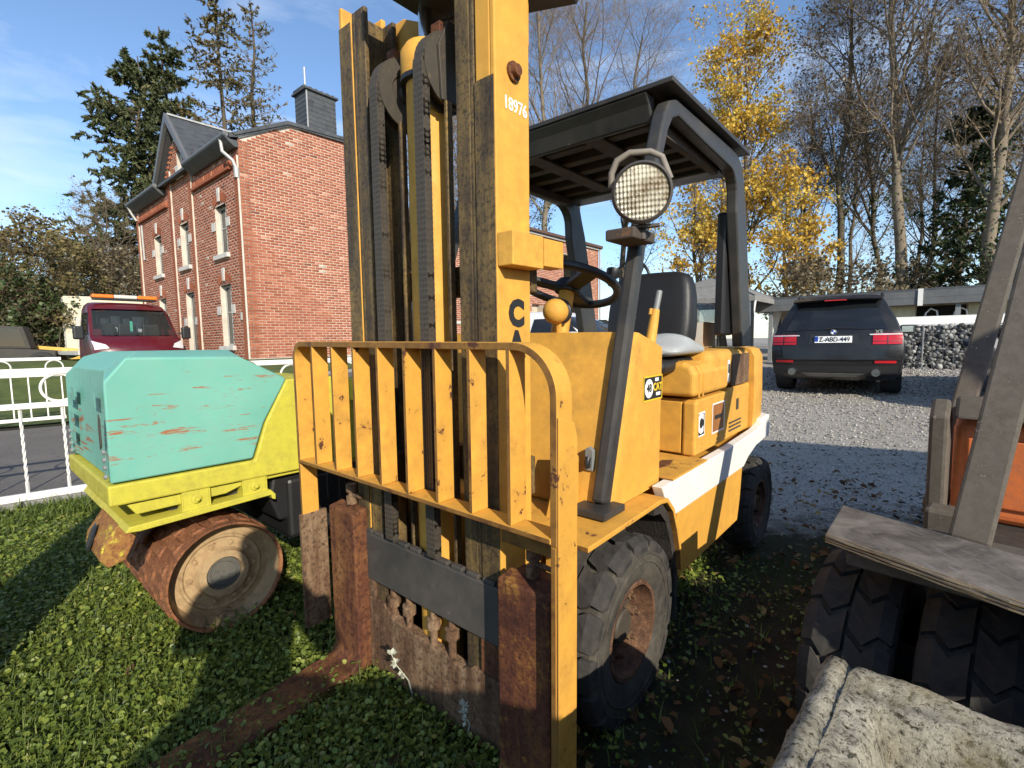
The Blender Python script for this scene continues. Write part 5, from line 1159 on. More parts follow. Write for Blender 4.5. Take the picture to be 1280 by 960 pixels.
class Shell:
    """car body as a stack of plan outlines: level = (w, v_rear, v_front, half width)"""
    def __init__(s, levels, kr=.14, kf=.3): s.L = levels; s.kr, s.kf = kr, kf
    def at(s, w):
        L = s.L
        for a, b in zip(L, L[1:]):
            if a[0] <= w <= b[0]:
                t = (w-a[0])/max(1e-6, b[0]-a[0]); return [a[i]+(b[i]-a[i])*t for i in range(4)]
        return L[-1] if w > L[-1][0] else L[0]
    def rear(s, u, w): _, vr, vf, hw = s.at(w); return vr+s.kr*min(1.2, abs(u)/hw)**4
    def front(s, u, w): _, vr, vf, hw = s.at(w); return vf-s.kf*min(1.2, abs(u)/hw)**3
    def ring(s, w, ins=0):
        _, vr, vf, hw = s.at(w); hw -= ins; P = []
        U = [-.98, -.9, -.75, -.5, -.25, 0, .25, .5, .75, .9, .98]
        P += [(u*hw, s.rear(u*hw, w)+ins, w) for u in U]
        v0, v1 = s.rear(hw*.98, w)+ins, s.front(hw*.98, w)-ins
        P += [(hw*(1-.02*(abs(2*t-1))**6), v0+(v1-v0)*t, w) for t in np.linspace(.03, .97, 12)]
        P += [(u*hw, s.front(u*hw, w)-ins, w) for u in U[::-1]]
        P += [(-hw*(1-.02*(abs(2*t-1))**6), v0+(v1-v0)*t, w) for t in np.linspace(.97, .03, 12)]
        return P
    def body(s, name, mat, parent, ws, top=None):
        b = MB(); b.loft([s.ring(w) for w in ws]+([s.ring(ws[-1]+.012, .10)] if top else [])); return b.build(name, mat, parent, smooth=38)
    def patch(s, name, quad, mat, parent, face='rear', off=.012, nu=8, nw=5, thick=.01, smooth=60):
        # quad: (u,w) corners bl, br, tr, tl
        g = s.rear if face == 'rear' else s.front; sg = -1 if face == 'rear' else 1
        (a, b_, c, d) = [Vector(q) for q in quad]; bm = MB(); G = []
        for j in range(nw+1):
            row = []
            for i in range(nu+1):
                p = a.lerp(b_, i/nu).lerp(d.lerp(c, i/nu), j/nw); row.append((p.x, g(p.x, p.y), p.y))
            G.append(row)
        F = [[(x, v+sg*off, w) for x, v, w in r] for r in G]; K = [[(x, v+sg*(off-thick-.004), w) for x, v, w in r] for r in G]
        n = nu+1; vs = [p for r in F for p in r]+[p for r in K for p in r]; m_ = n*(nw+1); fs = []
        for j in range(nw):
            for i in range(nu): fs.append((j*n+i, j*n+i+1, (j+1)*n+i+1, (j+1)*n+i))
        edge = [i for i in range(n)]+[j*n+nu for j in range(1, nw+1)]+[nw*n+i for i in range(nu-1, -1, -1)]+[j*n for j in range(nw-1, 0, -1)]
        for x, y in zip(edge, edge[1:]+edge[:1]): fs.append((x, y, m_+y, m_+x))
        bm.add(vs, fs); return bm.build(name, mat, parent, smooth=smooth)
    def side(s, name, vs_, w0, w1, sgn, mat, parent, off=.008, slant=(0, 0)):
        b = MB(); secs = []
        for t in np.linspace(0, 1, 6):
            w = w0+(w1-w0)*t; hw = s.at(w)[3]
            va, vb = vs_[0]+slant[0]*t, vs_[1]+slant[1]*t; secs.append([(sgn*(hw+off), va, w), (sgn*(hw+off), vb, w), (sgn*(hw-.02), vb, w), (sgn*(hw-.02), va, w)])
        b.loft(secs); return b.build(name, mat, parent)
def carwheel(parent, u, v, R, W, sgn, rimm):
    b = MB(); b.lathe([(R*.66, W*.5), (R*.9, W*.5), (R*.98, W*.42), (R, W*.2), (R, -W*.2), (R*.98, -W*.42), (R*.9, -W*.5), (R*.6, -W*.5)], 'x', (u, v, R), 32, cap=False)
    for k in range(5):   # tread grooves as rings
        pass
    w = b.build('wheel', m_tyre2, parent, smooth=40)
    for k in (-.28, -.1, .1, .28):
        g = MB(); g.lathe([(R*.992, k*W-.006), (R*1.004, k*W-.004), (R*1.004, k*W+.03), (R*.992, k*W+.032)], 'x', (u, v, R), 32, cap=False); g.build('tread_rib', m_tyre2, w, smooth=60)
    r = MB(); r.lathe([(R*.66, W*.46*sgn), (R*.62, W*.40*sgn), (R*.2, W*.34*sgn), (R*.001, W*.36*sgn)], 'x', (u, v, R), 24); r.build('rim', rimm, w, smooth=40)
m_alloy = plain('alloy', (.35, .35, .36), .3, .9)

# ---- black suv, seen from behind
sv_yaw = R_(52.4)
sv = thing('parked_suv', 'black suv parked with its tail towards the forklift in front of the stone gabion wall', 'car', (5.57, 8.56, .225), sv_yaw-math.pi/2); sv.scale = (1.027,)*3
LV = [(.24, .22, 4.55, .86), (.36, .05, 4.74, .925), (.60, .0, 4.80, .955), (.80, .02, 4.78, .965), (.96, .05, 4.70, .955), (1.06, .075, 4.55, .925), (1.08, .08, 3.75, .91), (1.30, .20, 3.42, .82), (1.52, .34, 3.02, .715), (1.64, .43, 2.78, .65), (1.70, .60, 2.5, .56)]
sh = Shell(LV, .13, .35); body = sh.body('body', m_suv, sv, [.24, .30, .36, .48, .60, .70, .80, .88, .96, 1.01, 1.06, 1.08, 1.15, 1.30, 1.41, 1.52, 1.58, 1.64, 1.68, 1.70], True)
sh.patch('rear_window', [(-.72, 1.10), (.72, 1.10), (.56, 1.535), (-.56, 1.535)], m_cargl, body)
sh.patch('tailgate', [(-.74, .62), (.74, .62), (.80, 1.07), (-.80, 1.07)], m_suv, body, off=.008)
b = MB(); secs = []
for t in np.linspace(-1, 1, 13): secs.append([(t*.64, .20+.09*t*t, 1.625-.02*t*t), (t*.64, .23+.09*t*t, 1.60-.02*t*t), (t*.66, .52, 1.64), (t*.66, .52, 1.70-.035*t*t)])
b.loft(secs); b.build('roof_spoiler', m_suv, body, smooth=40)
b = MB(); b.box(-.16, .16, .212, .222, 1.598, 1.615); b.build('brake_light', m_red, body)
for s in (-1, 1):
    q = lambda u0, u1, w0, w1: [(min(s*u0, s*u1), w0), (max(s*u0, s*u1), w0), (max(s*u0, s*u1), w1), (min(s*u0, s*u1), w1)]
    tl = sh.patch('tail_light', q(.545, .925, .855, 1.03), m_red, body, off=.022, thick=.02)
    sh.patch('lamp_strip', q(.50, .92, 1.005, 1.022), m_clear, tl, off=.030)
    sh.patch('lamp_strip', q(.55, .92, .90, .908), m_black, tl, off=.027)
    sh.patch('lamp_divider', q(.735, .745, .86, 1.02), m_black, tl, off=.0275, nu=1)
    sh.patch('reflector', q(.58, .86, .545, .585), m_red, body, off=.014)
    b = MB(); b.lathe([(.052, -.05), (.06, -.05), (.06, .05), (.052, .05)], 'y', (s*.60, .07, .385), 20); b.build('exhaust', m_chrome, body, smooth=40)
    b = MB(); b.lathe([(.001, -.02), (.05, -.02)], 'y', (s*.60, .06, .385), 20); b.build('exhaust_bore', m_black, body)
    sh.side('side_window', (.75, 3.0), 1.11, 1.48, s, m_cargl, body, slant=(.1, -.45))
    sh.side('wheel_arch', (.42, 1.26), .30, .80, s, m_black, body, off=.012, slant=(.12, -.12)); sh.side('wheel_arch', (3.35, 4.2), .30, .80, s, m_black, body, off=.012, slant=(.12, -.12))
    carwheel(sv, s*.80, .86, .36, .29, s, m_alloy); carwheel(sv, s*.80, 3.80, .36, .27, s, m_alloy)
    b = MB(); b.box(s*1.03-.12, s*1.03+.12, 2.82, 2.98, 1.03, 1.20); mr_ = b.build('wing_mirror', m_suv, body, bevel=.04, seg=3)
    b = MB(); b.box(s*1.03-.09, s*1.03+.09, 2.812, 2.8195, 1.055, 1.175); b.build('mirror_glass', m_chrome, mr_)
    b = MB(); b.tube([(s*.62, .75, 1.70), (s*.63, 1.0, 1.745), (s*.63, 2.3, 1.745), (s*.6, 2.6, 1.70)], .018, 8); b.build('roof_rail', m_black, body, smooth=60)
sh.patch('lower_bumper', [(-.88, .34), (.88, .34), (.90, .50), (-.90, .50)], m_black, body, off=.015)
sh.patch('skid_plate', [(-.36, .30), (.36, .30), (.46, .37), (-.46, .37)], plain('skid_grey', (.2, .2, .2), .4, .4), body, off=.03)
sh.patch('bumper_edge', [(-.91, .595), (.91, .595), (.91, .63), (-.91, .63)], m_suv, body, off=.022)
pp = sh.patch('number_plate', [(-.265, .885), (.265, .885), (.265, .995), (-.265, .995)], m_whiteink, body, off=.03, nu=2, nw=1)
b = MB(); b.box(-.262, -.215, -.002, .02, .888, .992); b.v = [(x, y+sh.rear(0, .94)-.034, z) for x, y, z in b.v]; b.build('plate_band', plain('eu_blue', (.01, .05, .35), .4), pp)
lettering('Z-ABD-449', m_ink, pp, .115, FRONT(.02, sh.rear(0, .94)-.0385, .938), thick=.001, sx=.80)
sh.patch('plate_recess', [(-.36, .855), (.36, .855), (.34, 1.03), (-.34, 1.03)], m_black, body, off=.012)
b = MB(); b.lathe([(.001, -.004), (.048, -.004), (.05, 0)], 'y', n=24); rb = b.build('badge', m_ink, body); rb.matrix_local = Matrix.Translation((0, sh.rear(0, 1.055)-.014, 1.065))
for a0, mm in ((0, m_whiteink), (90, 'b'), (180, m_whiteink), (270, 'b')):
    b = MB(); b.prism([(0, 0)]+[(.034*math.cos(R_(a0+k*15)), .034*math.sin(R_(a0+k*15))) for k in range(7)], 'y', -.0065, -.0042); b.build('badge_quarter', bpy.data.materials['eu_blue'] if mm == 'b' else mm, rb)
b = MB(); b.tube([(.042*math.cos(R_(k*15)), -.006, .042*math.sin(R_(k*15))) for k in range(24)], .005, 6, closed=True); b.build('badge_ring', m_chrome, rb)
lettering('X5', m_chrome, body, .085, FRONT(.62, sh.rear(.62, 1.045)-.024, 1.052), thick=.002)
b = MB(); b.tube([(-.12, .075, 1.115), (.02, .09, 1.135), (.30, .095, 1.125)], .010, 6); b.build('rear_wiper', m_black, body)

# ---- red flatbed tow truck
tk_ = thing('tow_truck', 'dark red flatbed tow truck with an amber light bar facing the road', 'truck', (-11.35, 14.5, .22), math.atan2(.647, .763)-math.pi/2+math.pi/2+math.pi*.0)
tk_.rotation_euler = (0, 0, math.atan2(-.647, .763)-math.pi/2)      # local +y = heading
TL = [(.30, 0, 1.95, .98), (.55, 0, 2.05, 1.02), (.85, 0, 2.06, 1.025), (1.10, 0, 1.98, 1.02), (1.28, 0, 1.78, 1.01), (1.36, 0, 1.62, 1.0), (1.75, 0, 1.30, .95), (2.10, 0, 1.02, .90), (2.22, .05, .85, .86), (2.30, .15, .6, .78)]
ts = Shell(TL, .03, .24); tb = ts.body('cab', m_burg, tk_, [.30, .45, .55, .7, .85, 1.0, 1.10, 1.2, 1.28, 1.32, 1.36, 1.55, 1.75, 1.95, 2.10, 2.17, 2.22, 2.27, 2.30], True)
ts.patch('windscreen', [(-.93, 1.38), (.93, 1.38), (.82, 2.06), (-.82, 2.06)], glass('windscreen', (.05, .06, .06), .03, .38), tb, 'front')
ts.patch('grille', [(-.5, .62), (.5, .62), (.55, .90), (-.55, .90)], m_black, tb, 'front')
ts.patch('wiper', [(-.1, 1.40), (.7, 1.385), (.7, 1.40), (-.1, 1.415)], m_black, tb, 'front', off=.025)
for s in (-1, 1):
    q = [(min(s*.55, s*.97), .98), (max(s*.55, s*.97), .98), (max(s*.62, s*.99), 1.27), (min(s*.62, s*.99), 1.27)]
    q = [(s*.70, 1.04), (s*.98, 1.0), (s*1.0, 1.24), (s*.76, 1.14)] if s > 0 else [(-.98, 1.0), (-.70, 1.04), (-.76, 1.14), (-1.0, 1.24)]
    ts.patch('headlight', q, m_clear, tb, 'front', off=.02, thick=.02)
    ts.side('side_window', (.30, 1.22), 1.40, 2.0, s, m_cargl, tb, slant=(.02, -.32))
    b = MB(); b.box(s*1.20-.11, s*1.20+.11, 1.30, 1.45, 1.28, 1.62); b.build('wing_mirror', m_black, tb, bevel=.04, seg=3)
    b = MB(); b.bar((s*1.0, 1.35, 1.42), (s*1.15, 1.37, 1.45), .05, .05); b.build('mirror_arm', m_black, tb)
    carwheel(tk_, s*.86, 1.35, .34, .22, s, m_alloy); carwheel(tk_, s*.86, -2.2, .34, .22, s, m_alloy)
bm = bmesh.new(); bm.from_mesh(tb.data)      # open the cab behind the windscreen and side glass
kill = [f for f in bm.faces if 1.40 < f.calc_center_median().z < 2.08 and f.calc_center_median().y > ts.at(f.calc_center_median().z)[2]-.27 and abs(f.calc_center_median().x) < .80]
bmesh.ops.delete(bm, geom=kill, context='FACES'); bm.to_mesh(tb.data); bm.free()
b = MB(); b.box(-.86, .86, .06, .09, 1.05, 2.1); b.build('cab_rear_wall', m_int, tk_)
b = MB(); b.box(-.6, .6, .095, .10, 1.5, 1.95); b.build('cab_rear_window', plain('bright_pane', (.35, .4, .42), .2), tk_)
b = MB(); b.box(-.90, .90, .9, 1.5, 1.22, 1.36); b.build('dashboard', m_black, tk_)
for u in (-.62, -.05, .45):
    b = MB(); b.prism([(u-.22, 1.25), (u+.22, 1.25), (u+.2, 1.72), (u-.2, 1.72)], 'y', .2, .32); st_ = b.build('seat', m_vinyl, tk_, bevel=.03)
    b = MB(); b.tube([(u-.12, .26, 1.73), (u-.11, .26, 1.92), (u+.11, .26, 1.92), (u+.12, .26, 1.73)], .03, 8); b.build('headrest', m_vinyl, st_)
lb = MB(); lb.box(-.72, .72, .42, .66, 2.37, 2.42); lbo = lb.build('light_bar', m_black, tk_, bevel=.01)
for a, c, mm in ((-.74, -.27, m_amber), (-.265, .265, m_silver), (.27, .74, m_amber)):
    b = MB(); b.box(a, c, .40, .68, 2.421, 2.52); b.build('beacon', mm, lbo, bevel=.025, seg=3)
b = MB(); b.box(-1.02, 1.02, -4.2, -.08, .86, .98); b.build('flatbed', m_silver, tk_, bevel=.01)
b = MB(); b.box(-1.0, 1.0, -.16, -.09, .98, 1.9); b.build('headboard', m_silver, tk_, bevel=.01)
b = MB(); b.prism([(.95, 1.55), (.99, 1.50), (1.0, 1.75), (.97, 1.78)], 'x', -.03, .03); b.build('air_freshener', plain('mint', (.1, .6, .4), .5), tk_); 

# ---- white car behind the forklift and a dark one at the right edge
def plaincar(name, label, loc, rz, paint, grp=None):
    t = thing(name, label, 'car', loc, rz, grp)
    L = [(.20, .15, 4.15, .80), (.45, .0, 4.30, .87), (.70, .02, 4.28, .88), (.86, .10, 4.1, .86), (.90, .22, 3.25, .84), (1.15, .55, 2.75, .72), (1.33, .95, 2.35, .62), (1.40, 1.2, 2.1, .52)]
    s_ = Shell(L, .15, .3); bo = s_.body('body', paint, t, [.20, .32, .45, .58, .70, .78, .86, .90, 1.0, 1.15, 1.25, 1.33, 1.37, 1.40], True)
    s_.patch('rear_window', [(-.66, .93), (.66, .93), (.55, 1.29), (-.55, 1.29)], m_cargl, bo); s_.patch('windscreen', [(-.7, .93), (.7, .93), (.56, 1.31), (-.56, 1.31)], m_cargl, bo, 'front')
    for s in (-1, 1):
        s_.side('side_window', (.75, 1.75), .93, 1.28, s, m_cargl, bo, slant=(.25, 0)); s_.side('side_window', (1.85, 2.9), .93, 1.28, s, m_cargl, bo, slant=(0, -.45))
        q = [(min(s*.5, s*.85), .62), (max(s*.5, s*.85), .62), (max(s*.5, s*.85), .78), (min(s*.5, s*.85), .78)]
        s_.patch('tail_light', q, m_red, bo, off=.02); s_.patch('headlight', q, m_clear, bo, 'front', off=.02)
        for v in (.75, 3.4): carwheel(t, s*.76, v, .31, .2, s, m_alloy)
        b = MB(); b.box(s*.96-.09, s*.96+.09, 2.75, 2.86, .92, 1.05); b.build('wing_mirror', paint, bo, bevel=.03)
    return t
plaincar('parked_car', 'white car parked by the brick annexe, seen over the forklift cowl', (-.60, 9.9, .33), math.atan2(-.647, .763)-math.pi/2, m_wcar)
plaincar('parked_car', 'dark blue car half hidden behind the leaning posts at the right edge', (7.2, 6.0, .1), R_(52)-math.pi/2, m_dcar)

# ---- things across the road at the far left
cn = thing('box_trailer', 'cream box trailer standing behind the red tow truck', 'trailer', (-17.6, 19.6, .6), math.atan2(.763, .647)-.32)
m_cream = worn('cream_panel', (.62, .57, .42), .6, dirt=(.3, .27, .2), dirt_amt=.4, chip_amt=.1); m_ribg = plain('grey_door', (.3, .3, .28), .6)
b = MB(); b.box(0, 4.2, 0, 2.1, .55, 2.75); bb_ = b.build('box_body', m_cream, cn, bevel=.03)
b = MB(); b.box(-.05, -.002, .05, 2.05, .6, 2.7); d_ = b.build('rear_door', m_ribg, cn)
for k in range(12):
    b = MB(); b.box(-.07, -.051, .08, 2.0, .66+k*.17, .76+k*.17); b.build('door_rib', m_ribg, d_)
b = MB(); b.box(.2, 4.0, .1, 2.0, .40, .549); b.build('chassis', m_black, cn)
for v in (.1, 2.0):
    for x in (1.7, 2.4):
        carwheel(cn, 0, 0, .30, .2, 1, m_alloy); w = cn.children[-1]; w.matrix_local = Matrix.Translation((x, v, 0)) @ Matrix.Rotation(math.pi/2, 4, 'Z')
th = thing('telehandler', 'small dark telehandler with a cab parked on the grass bank at the left edge', 'telehandler', (-15.6, 15.7, .5), R_(28)); th.scale = (.74, .74, .74)
b = MB(); b.prism([(-1.4, .45), (1.3, .45), (1.35, .95), (.5, 1.05), (-1.4, 1.15)], 'y', -.65, .65); b.build('body', m_dark, th, bevel=.06)
b = MB(); b.prism([(-.75, 1.1), (.55, 1.05), (.35, 2.0), (-.65, 2.05)], 'y', -.62, .1); cb_ = b.build('cab', m_dark, th, bevel=.05)
b = MB(); b.prism([(-.6, 1.2), (.4, 1.15), (.25, 1.9), (-.52, 1.93)], 'y', -.64, -.622); b.build('cab_window', m_cargl, cb_)
b = MB(); b.box(-.66, -.64, -.5, 0, 1.25, 1.9); b.build('rear_window', m_cargl, cb_)
b = MB(); b.bar((-1.0, .42, 1.25), (2.3, .42, .85), .25, .25); b.build('boom', plain('yellow_boom', (.6, .35, .05), .5), th, bevel=.02)
b = MB(); b.prism([(-1.45, .55), (-1.41, .55), (-1.41, .75), (-1.45, .75)], 'y', -.3, .25); b.build('number_plate', m_whiteink, th)
for x in (-.9, .9):
    for s in (-1, 1): carwheel(th, 0, 0, .46, .32, 1, m_rim); w = th.children[-1]; w.matrix_local = Matrix.Translation((x, s*.72, 0)) @ Matrix.Rotation(math.pi/2, 4, 'Z')
tr2 = thing('loader_shovel', 'yellow loader shovel arm resting on the grass bank beside the trailer', 'machine part', (-15.7, 17.2, .4), R_(40))
b = MB(); b.bar((0, 0, .3), (1.8, 0, 1.05), .2, .2); b.build('arm', plain('shovel_yellow', (.6, .36, .04), .5), tr2, bevel=.02); b = MB(); b.prism([(-.5, .05), (.1, .1), (.2, .6), (-.1, .55)], 'y', -.6, .6); b.build('bucket', m_rust, tr2, bevel=.02)

# ================================================================== right background: gabion wall, carport, gazebo
UD = Vector((.763, -.647, 0)); GA = math.atan2(-.647, .763)
gb = thing('gabion_wall', 'wire gabion wall filled with dark grey stones right of the black suv', 'wall', (8.95, 13.87, .32), GA)
GL, GH, GD = 7.0, 1.17, .5
m_gst = toned('gabion_stone', [(0, (.05, .05, .047)), (.5, (.16, .157, .147)), (.85, (.30, .295, .275)), (1, (.42, .41, .38))], .9, bmp=.3, scale=14)
n = 5200; rg = np.random.default_rng(8); X = np.stack([rg.uniform(.03, GL-.03, n), rg.uniform(.0, .14, n), rg.uniform(.03, GH-.03, n)], -1)
sz = rg.uniform(.035, .075, n); jit = rg.uniform(.7, 1.25, (n, len(iv), 1)); sc = rg.uniform(.6, 1.2, (n, 1, 3)); V = iv[None]*jit*sc*sz[:, None, None]; ang = rg.uniform(-1, 1, n); ca, sa = np.cos(ang)[:, None], np.sin(ang)[:, None]
V = np.stack([V[..., 0]*ca-V[..., 2]*sa, V[..., 1], V[..., 0]*sa+V[..., 2]*ca], -1)+X[:, None]
Fq = (ifc[None]+(np.arange(n)*len(iv))[:, None, None]).reshape(-1, 3)
o = link(np_mesh('stone_fill', V.reshape(-1, 3), Fq, m_gst, np.repeat(rg.random(n), len(ifc))), 'stone_fill', gb); o['kind'] = 'stuff'
b = MB(); b.box(.02, GL-.02, .08, GD, .02, GH-.04); b.build('core', m_mud, gb)
for i in range(8):
    b = MB(); b.tube([(i*1.0, -.03, 0), (i*1.0, -.03, GH)], .018, 6); b.build('gabion_post', m_greyp, gb)
b = MB()
for i in range(36): b.box(i*.2-.002, i*.2+.002, -.036, -.032, 0, GH)
for i in range(7): b.box(0, GL, -.040, -.0365, i*.19, i*.19+.004)
o = b.build('wire_mesh', m_greyp, gb); o['kind'] = 'stuff'
b = MB(); b.box(-.3, GL+.3, .25, 1.0, GH-.02, GH+.03); b.build('ledge', m_white, gb)
b = MB(); b.box(-.3, GL+.3, .9, .98, GH+.031, GH+.24); b.build('ledge_wall', m_white, gb)
cp = thing('carport', 'long low garden pavilion with dark grey fascia and cream panels behind the gabion wall', 'building', (9.0, 17.55, .34), GA)
m_fas = worn('grey_boards', (.10, .105, .11), .7, dirt=(.2, .2, .19), dirt_amt=.3, streak=.3); m_pan = plain('cream_wall', (.62, .55, .36), .7)
b = MB(); b.box(-.3, 8.6, -.05, 3.0, 2.16, 2.27); rf_ = b.build('flat_roof', m_slate, cp)
for k in range(2):
    b = MB(); b.box(-.3, 8.6, -.09-.004*k, -.051, 1.80+k*.20, 1.995+k*.20); b.build('fascia_board', m_fas, rf_)
b = MB(); b.box(-.34, -.301, -.09, 3.0, 1.80, 2.25); b.build('fascia_end', m_white, rf_)
b = MB(); b.box(4.15, 4.27, -.13, -.098, 1.76, 2.26); b.build('fascia_clip', m_white, rf_)
for x in (.1, 2.6, 5.0, 7.4):
    b = MB(); b.box(x, x+.12, .02, .14, 0, 1.8); b.build('roof_post', m_greyp, cp)
for x0, x1 in ((3.0, 4.1), (5.3, 6.9), (7.5, 8.5), (2.3, 2.9)):
    b = MB(); b.box(x0, x1, .5, .6, 0, 1.8); b.build('wall_panel', m_pan, cp)
b = MB(); b.box(4.12, 5.28, 1.2, 1.25, 0, 1.8); b.build('dark_opening', m_int, cp)
for x in (4.3, 4.95, 5.7):
    b = MB(); b.tube([(x, .3, 1.25), (x+.05, .3, 1.55), (x+.16, .3, 1.68), (x+.30, .3, 1.6), (x+.36, .3, 1.25)], .025, 6); b.build('chair_hoop', m_white, cp, smooth=60)
b = MB(); b.box(-.3, 8.5, 2.85, 2.95, 0, 2.15); b.build('rear_wall', m_mortar, cp)
gz = thing('gazebo', 'grey two-tier gazebo tent with white tied curtains left of the black suv', 'gazebo', (7.35, 18.1, .45), GA)
m_tent = plain('grey_canvas', (.20, .195, .18), .8, bmp=.2); m_curt = plain('white_curtain', (.6, .6, .58), .8)
for (z0, z1, r0, r1, nm_) in ((2.10, 2.62, 1.9, .85, 'canopy'), (2.58, 2.95, 1.0, .05, 'canopy_top')):
    b = MB(); b.loft([[(-r, -r, z), (r, -r, z), (r, r, z), (-r, r, z)] for r, z in ((r0, z0-.16), (r0, z0), (r1, z1))], cap=False); b.build(nm_, m_tent, gz)
    for sx_, sy_ in ((-1, -1), (1, -1), (1, 1), (-1, 1)):
        b = MB(); b.bar((sx_*r0, sy_*r0, z0+.012), (sx_*r1, sy_*r1, z1+.012), .05, .02); b.build('roof_seam', m_fas, gz)
for sx_, sy_ in ((-1, -1), (1, -1), (1, 1), (-1, 1)):
    b = MB(); b.box(sx_*1.82-.04, sx_*1.82+.04, sy_*1.82-.04, sy_*1.82+.04, 0, 2.0); b.build('leg', m_black, gz)
    b = MB(); cx, cy = sx_*1.70, sy_*1.78
    b.loft([[(cx+w*math.cos(t), cy+.06*math.sin(t)+.03*math.sin(3*t), z) for t in np.linspace(0, 2*math.pi, 12, endpoint=False)] for z, w in ((1.95, .22), (1.5, .16), (1.05, .05), (.7, .10), (.05, .16))]); b.build('curtain', m_curt, gz, smooth=60)
b = MB(); b.box(1.9, 3.1, -2.4, -2.2, 0, .42); b.build('low_planter', m_fas, gz) if False else None
# far bank across the road
m_bank, nt, b = nm('bank_grass'); co, _ = coords(nt); n1 = noise(nt, co, 3, 7, .7); n2 = noise(nt, co, 30, 5, .7)
nt.links.new(mix(nt, ramp(nt, math_(nt, 'ADD', math_(nt, 'MULTIPLY', n1, .6), math_(nt, 'MULTIPLY', n2, .4)), [(.35, 0), (.65, 1)]), (.045, .075, .014), (.14, .17, .035)), b.inputs['Base Color']); b.inputs['Roughness'].default_value = .95; bump(nt, b, n2, 1, .05)
strip('grass_bank', -16, 6, 6.1, 26, m_bank, .006, 40, 40)
# ================================================================== trees
rt = np.random.default_rng(21)
m_bark = worn('grey_bark', (.115, .092, .07), .9, dirt=(.04, .045, .02), dirt_amt=.7, chip=(.22, .19, .15), chip_amt=.3, scale=.9, bmp=.5, vary=.3, spec=.1)
m_barkp = worn('pale_bark', (.22, .18, .135), .9, dirt=(.09, .08, .05), dirt_amt=.6, chip=(.34, .29, .23), chip_amt=.4, scale=.9, bmp=.5, vary=.25, spec=.1)
m_twig = plain('twig', (.22, .165, .105), .9, vary=.3, scale=1)
m_twigy = plain('ochre_twig', (.20, .14, .08), .9, vary=.3, scale=1)
m_yleaf = toned('yellow_leaf', [(0, (.33, .17, .03)), (.35, (.60, .38, .05)), (.8, (.78, .57, .11)), (1, (.52, .52, .17))], .6, trans=.4, spec=.2)
m_bleaf = toned('brown_leaf', [(0, (.075, .062, .038)), (.5, (.15, .12, .07)), (.85, (.22, .185, .11)), (1, (.32, .29, .22))], .7, trans=.2, spec=.2)
m_gleaf = toned('ivy_leaf', [(0, (.018, .03, .010)), (.5, (.035, .058, .016)), (.9, (.07, .095, .03)), (1, (.15, .17, .09))], .5, trans=.15, spec=.35)
m_needle = toned('conifer_needle', [(0, (.045, .060, .028)), (.5, (.10, .12, .054)), (.9, (.17, .18, .08)), (1, (.24, .19, .10))], .65, trans=.25, spec=.2)
m_larch = toned('larch_needle', [(0, (.07, .06, .025)), (.5, (.13, .115, .045)), (1, (.23, .18, .075))], .7, trans=.2, spec=.2)
def nrmz(a): return a/np.maximum(np.linalg.norm(a, axis=-1, keepdims=True), 1e-9)
def grow(P, Rr, m, t0, t1, L, k, spread, up, wob, rscale, lshrink=.6, lvar=.4, rmin=.004):
    n = len(P); kk = P.shape[1]; t = rt.uniform(t0, t1, (n, m)); f = t*(kk-1); i = np.minimum(f.astype(int), kk-2); fr = (f-i)[..., None]
    I = np.arange(n)[:, None]; a, b = P[I, i], P[I, i+1]; S_ = a+(b-a)*fr; d = nrmz(b-a); r0 = Rr[I, i]*(1-fr[..., 0])+Rr[I, i+1]*fr[..., 0]
    rnd = rt.normal(size=d.shape); rnd -= d*(rnd*d).sum(-1, keepdims=True); rnd = nrmz(rnd)
    D = nrmz(d*(1-spread)+rnd*spread+np.array([0, 0, up])); S_ = S_.reshape(-1, 3); D = D.reshape(-1, 3); N_ = len(S_)
    ln = (L*(1-lshrink*(t-t0)/(max(1e-6, t1-t0)))*rt.uniform(1-lvar, 1+lvar, t.shape)).reshape(-1)
    out = [S_]; cur = S_
    for s in range(k-1):
        D = nrmz(D+rt.normal(size=D.shape)*wob+np.array([0, 0, up*.25])); cur = cur+D*(ln/(k-1))[:, None]; out.append(cur)
    Q = np.stack(out, 1); r0 = np.maximum(r0.reshape(-1)*rscale, rmin); RR = r0[:, None]*np.linspace(1, .3, k)[None]
    return Q, np.maximum(RR, rmin*.6)
def tubes(P, Rr, sides):
    n, k, _ = P.shape; d = np.empty_like(P); d[:, 1:-1] = P[:, 2:]-P[:, :-2]; d[:, 0] = P[:, 1]-P[:, 0]; d[:, -1] = P[:, -1]-P[:, -2]; d = nrmz(d)
    ref = np.where(np.abs(d[:, :1, 2:3]) > .9, np.array([1., 0, 0]), np.array([0., 0, 1])); ref = np.broadcast_to(ref, d.shape)
    e1 = nrmz(ref-d*(ref*d).sum(-1, keepdims=True)); e2 = np.cross(d, e1); th = np.arange(sides)*2*np.pi/sides
    V = P[:, :, None]+(e1[:, :, None]*np.cos(th)[:, None]+e2[:, :, None]*np.sin(th)[:, None])*Rr[:, :, None, None]
    base = (np.arange(n)*k*sides)[:, None, None]; i = (np.arange(k-1)*sides)[None, :, None]; j = np.arange(sides)[None, None]; j2 = (j+1) % sides
    a = base+i+j; b = base+i+j2; Fq = np.stack([a, b, b+sides, a+sides], -1).reshape(-1, 4); return V.reshape(-1, 3), Fq
def cat(parts):
    Vs, Fs, o = [], [], 0
    for V, Fq in parts: Vs.append(V); Fs.append(Fq+o); o += len(V)
    return np.concatenate(Vs), np.concatenate(Fs)
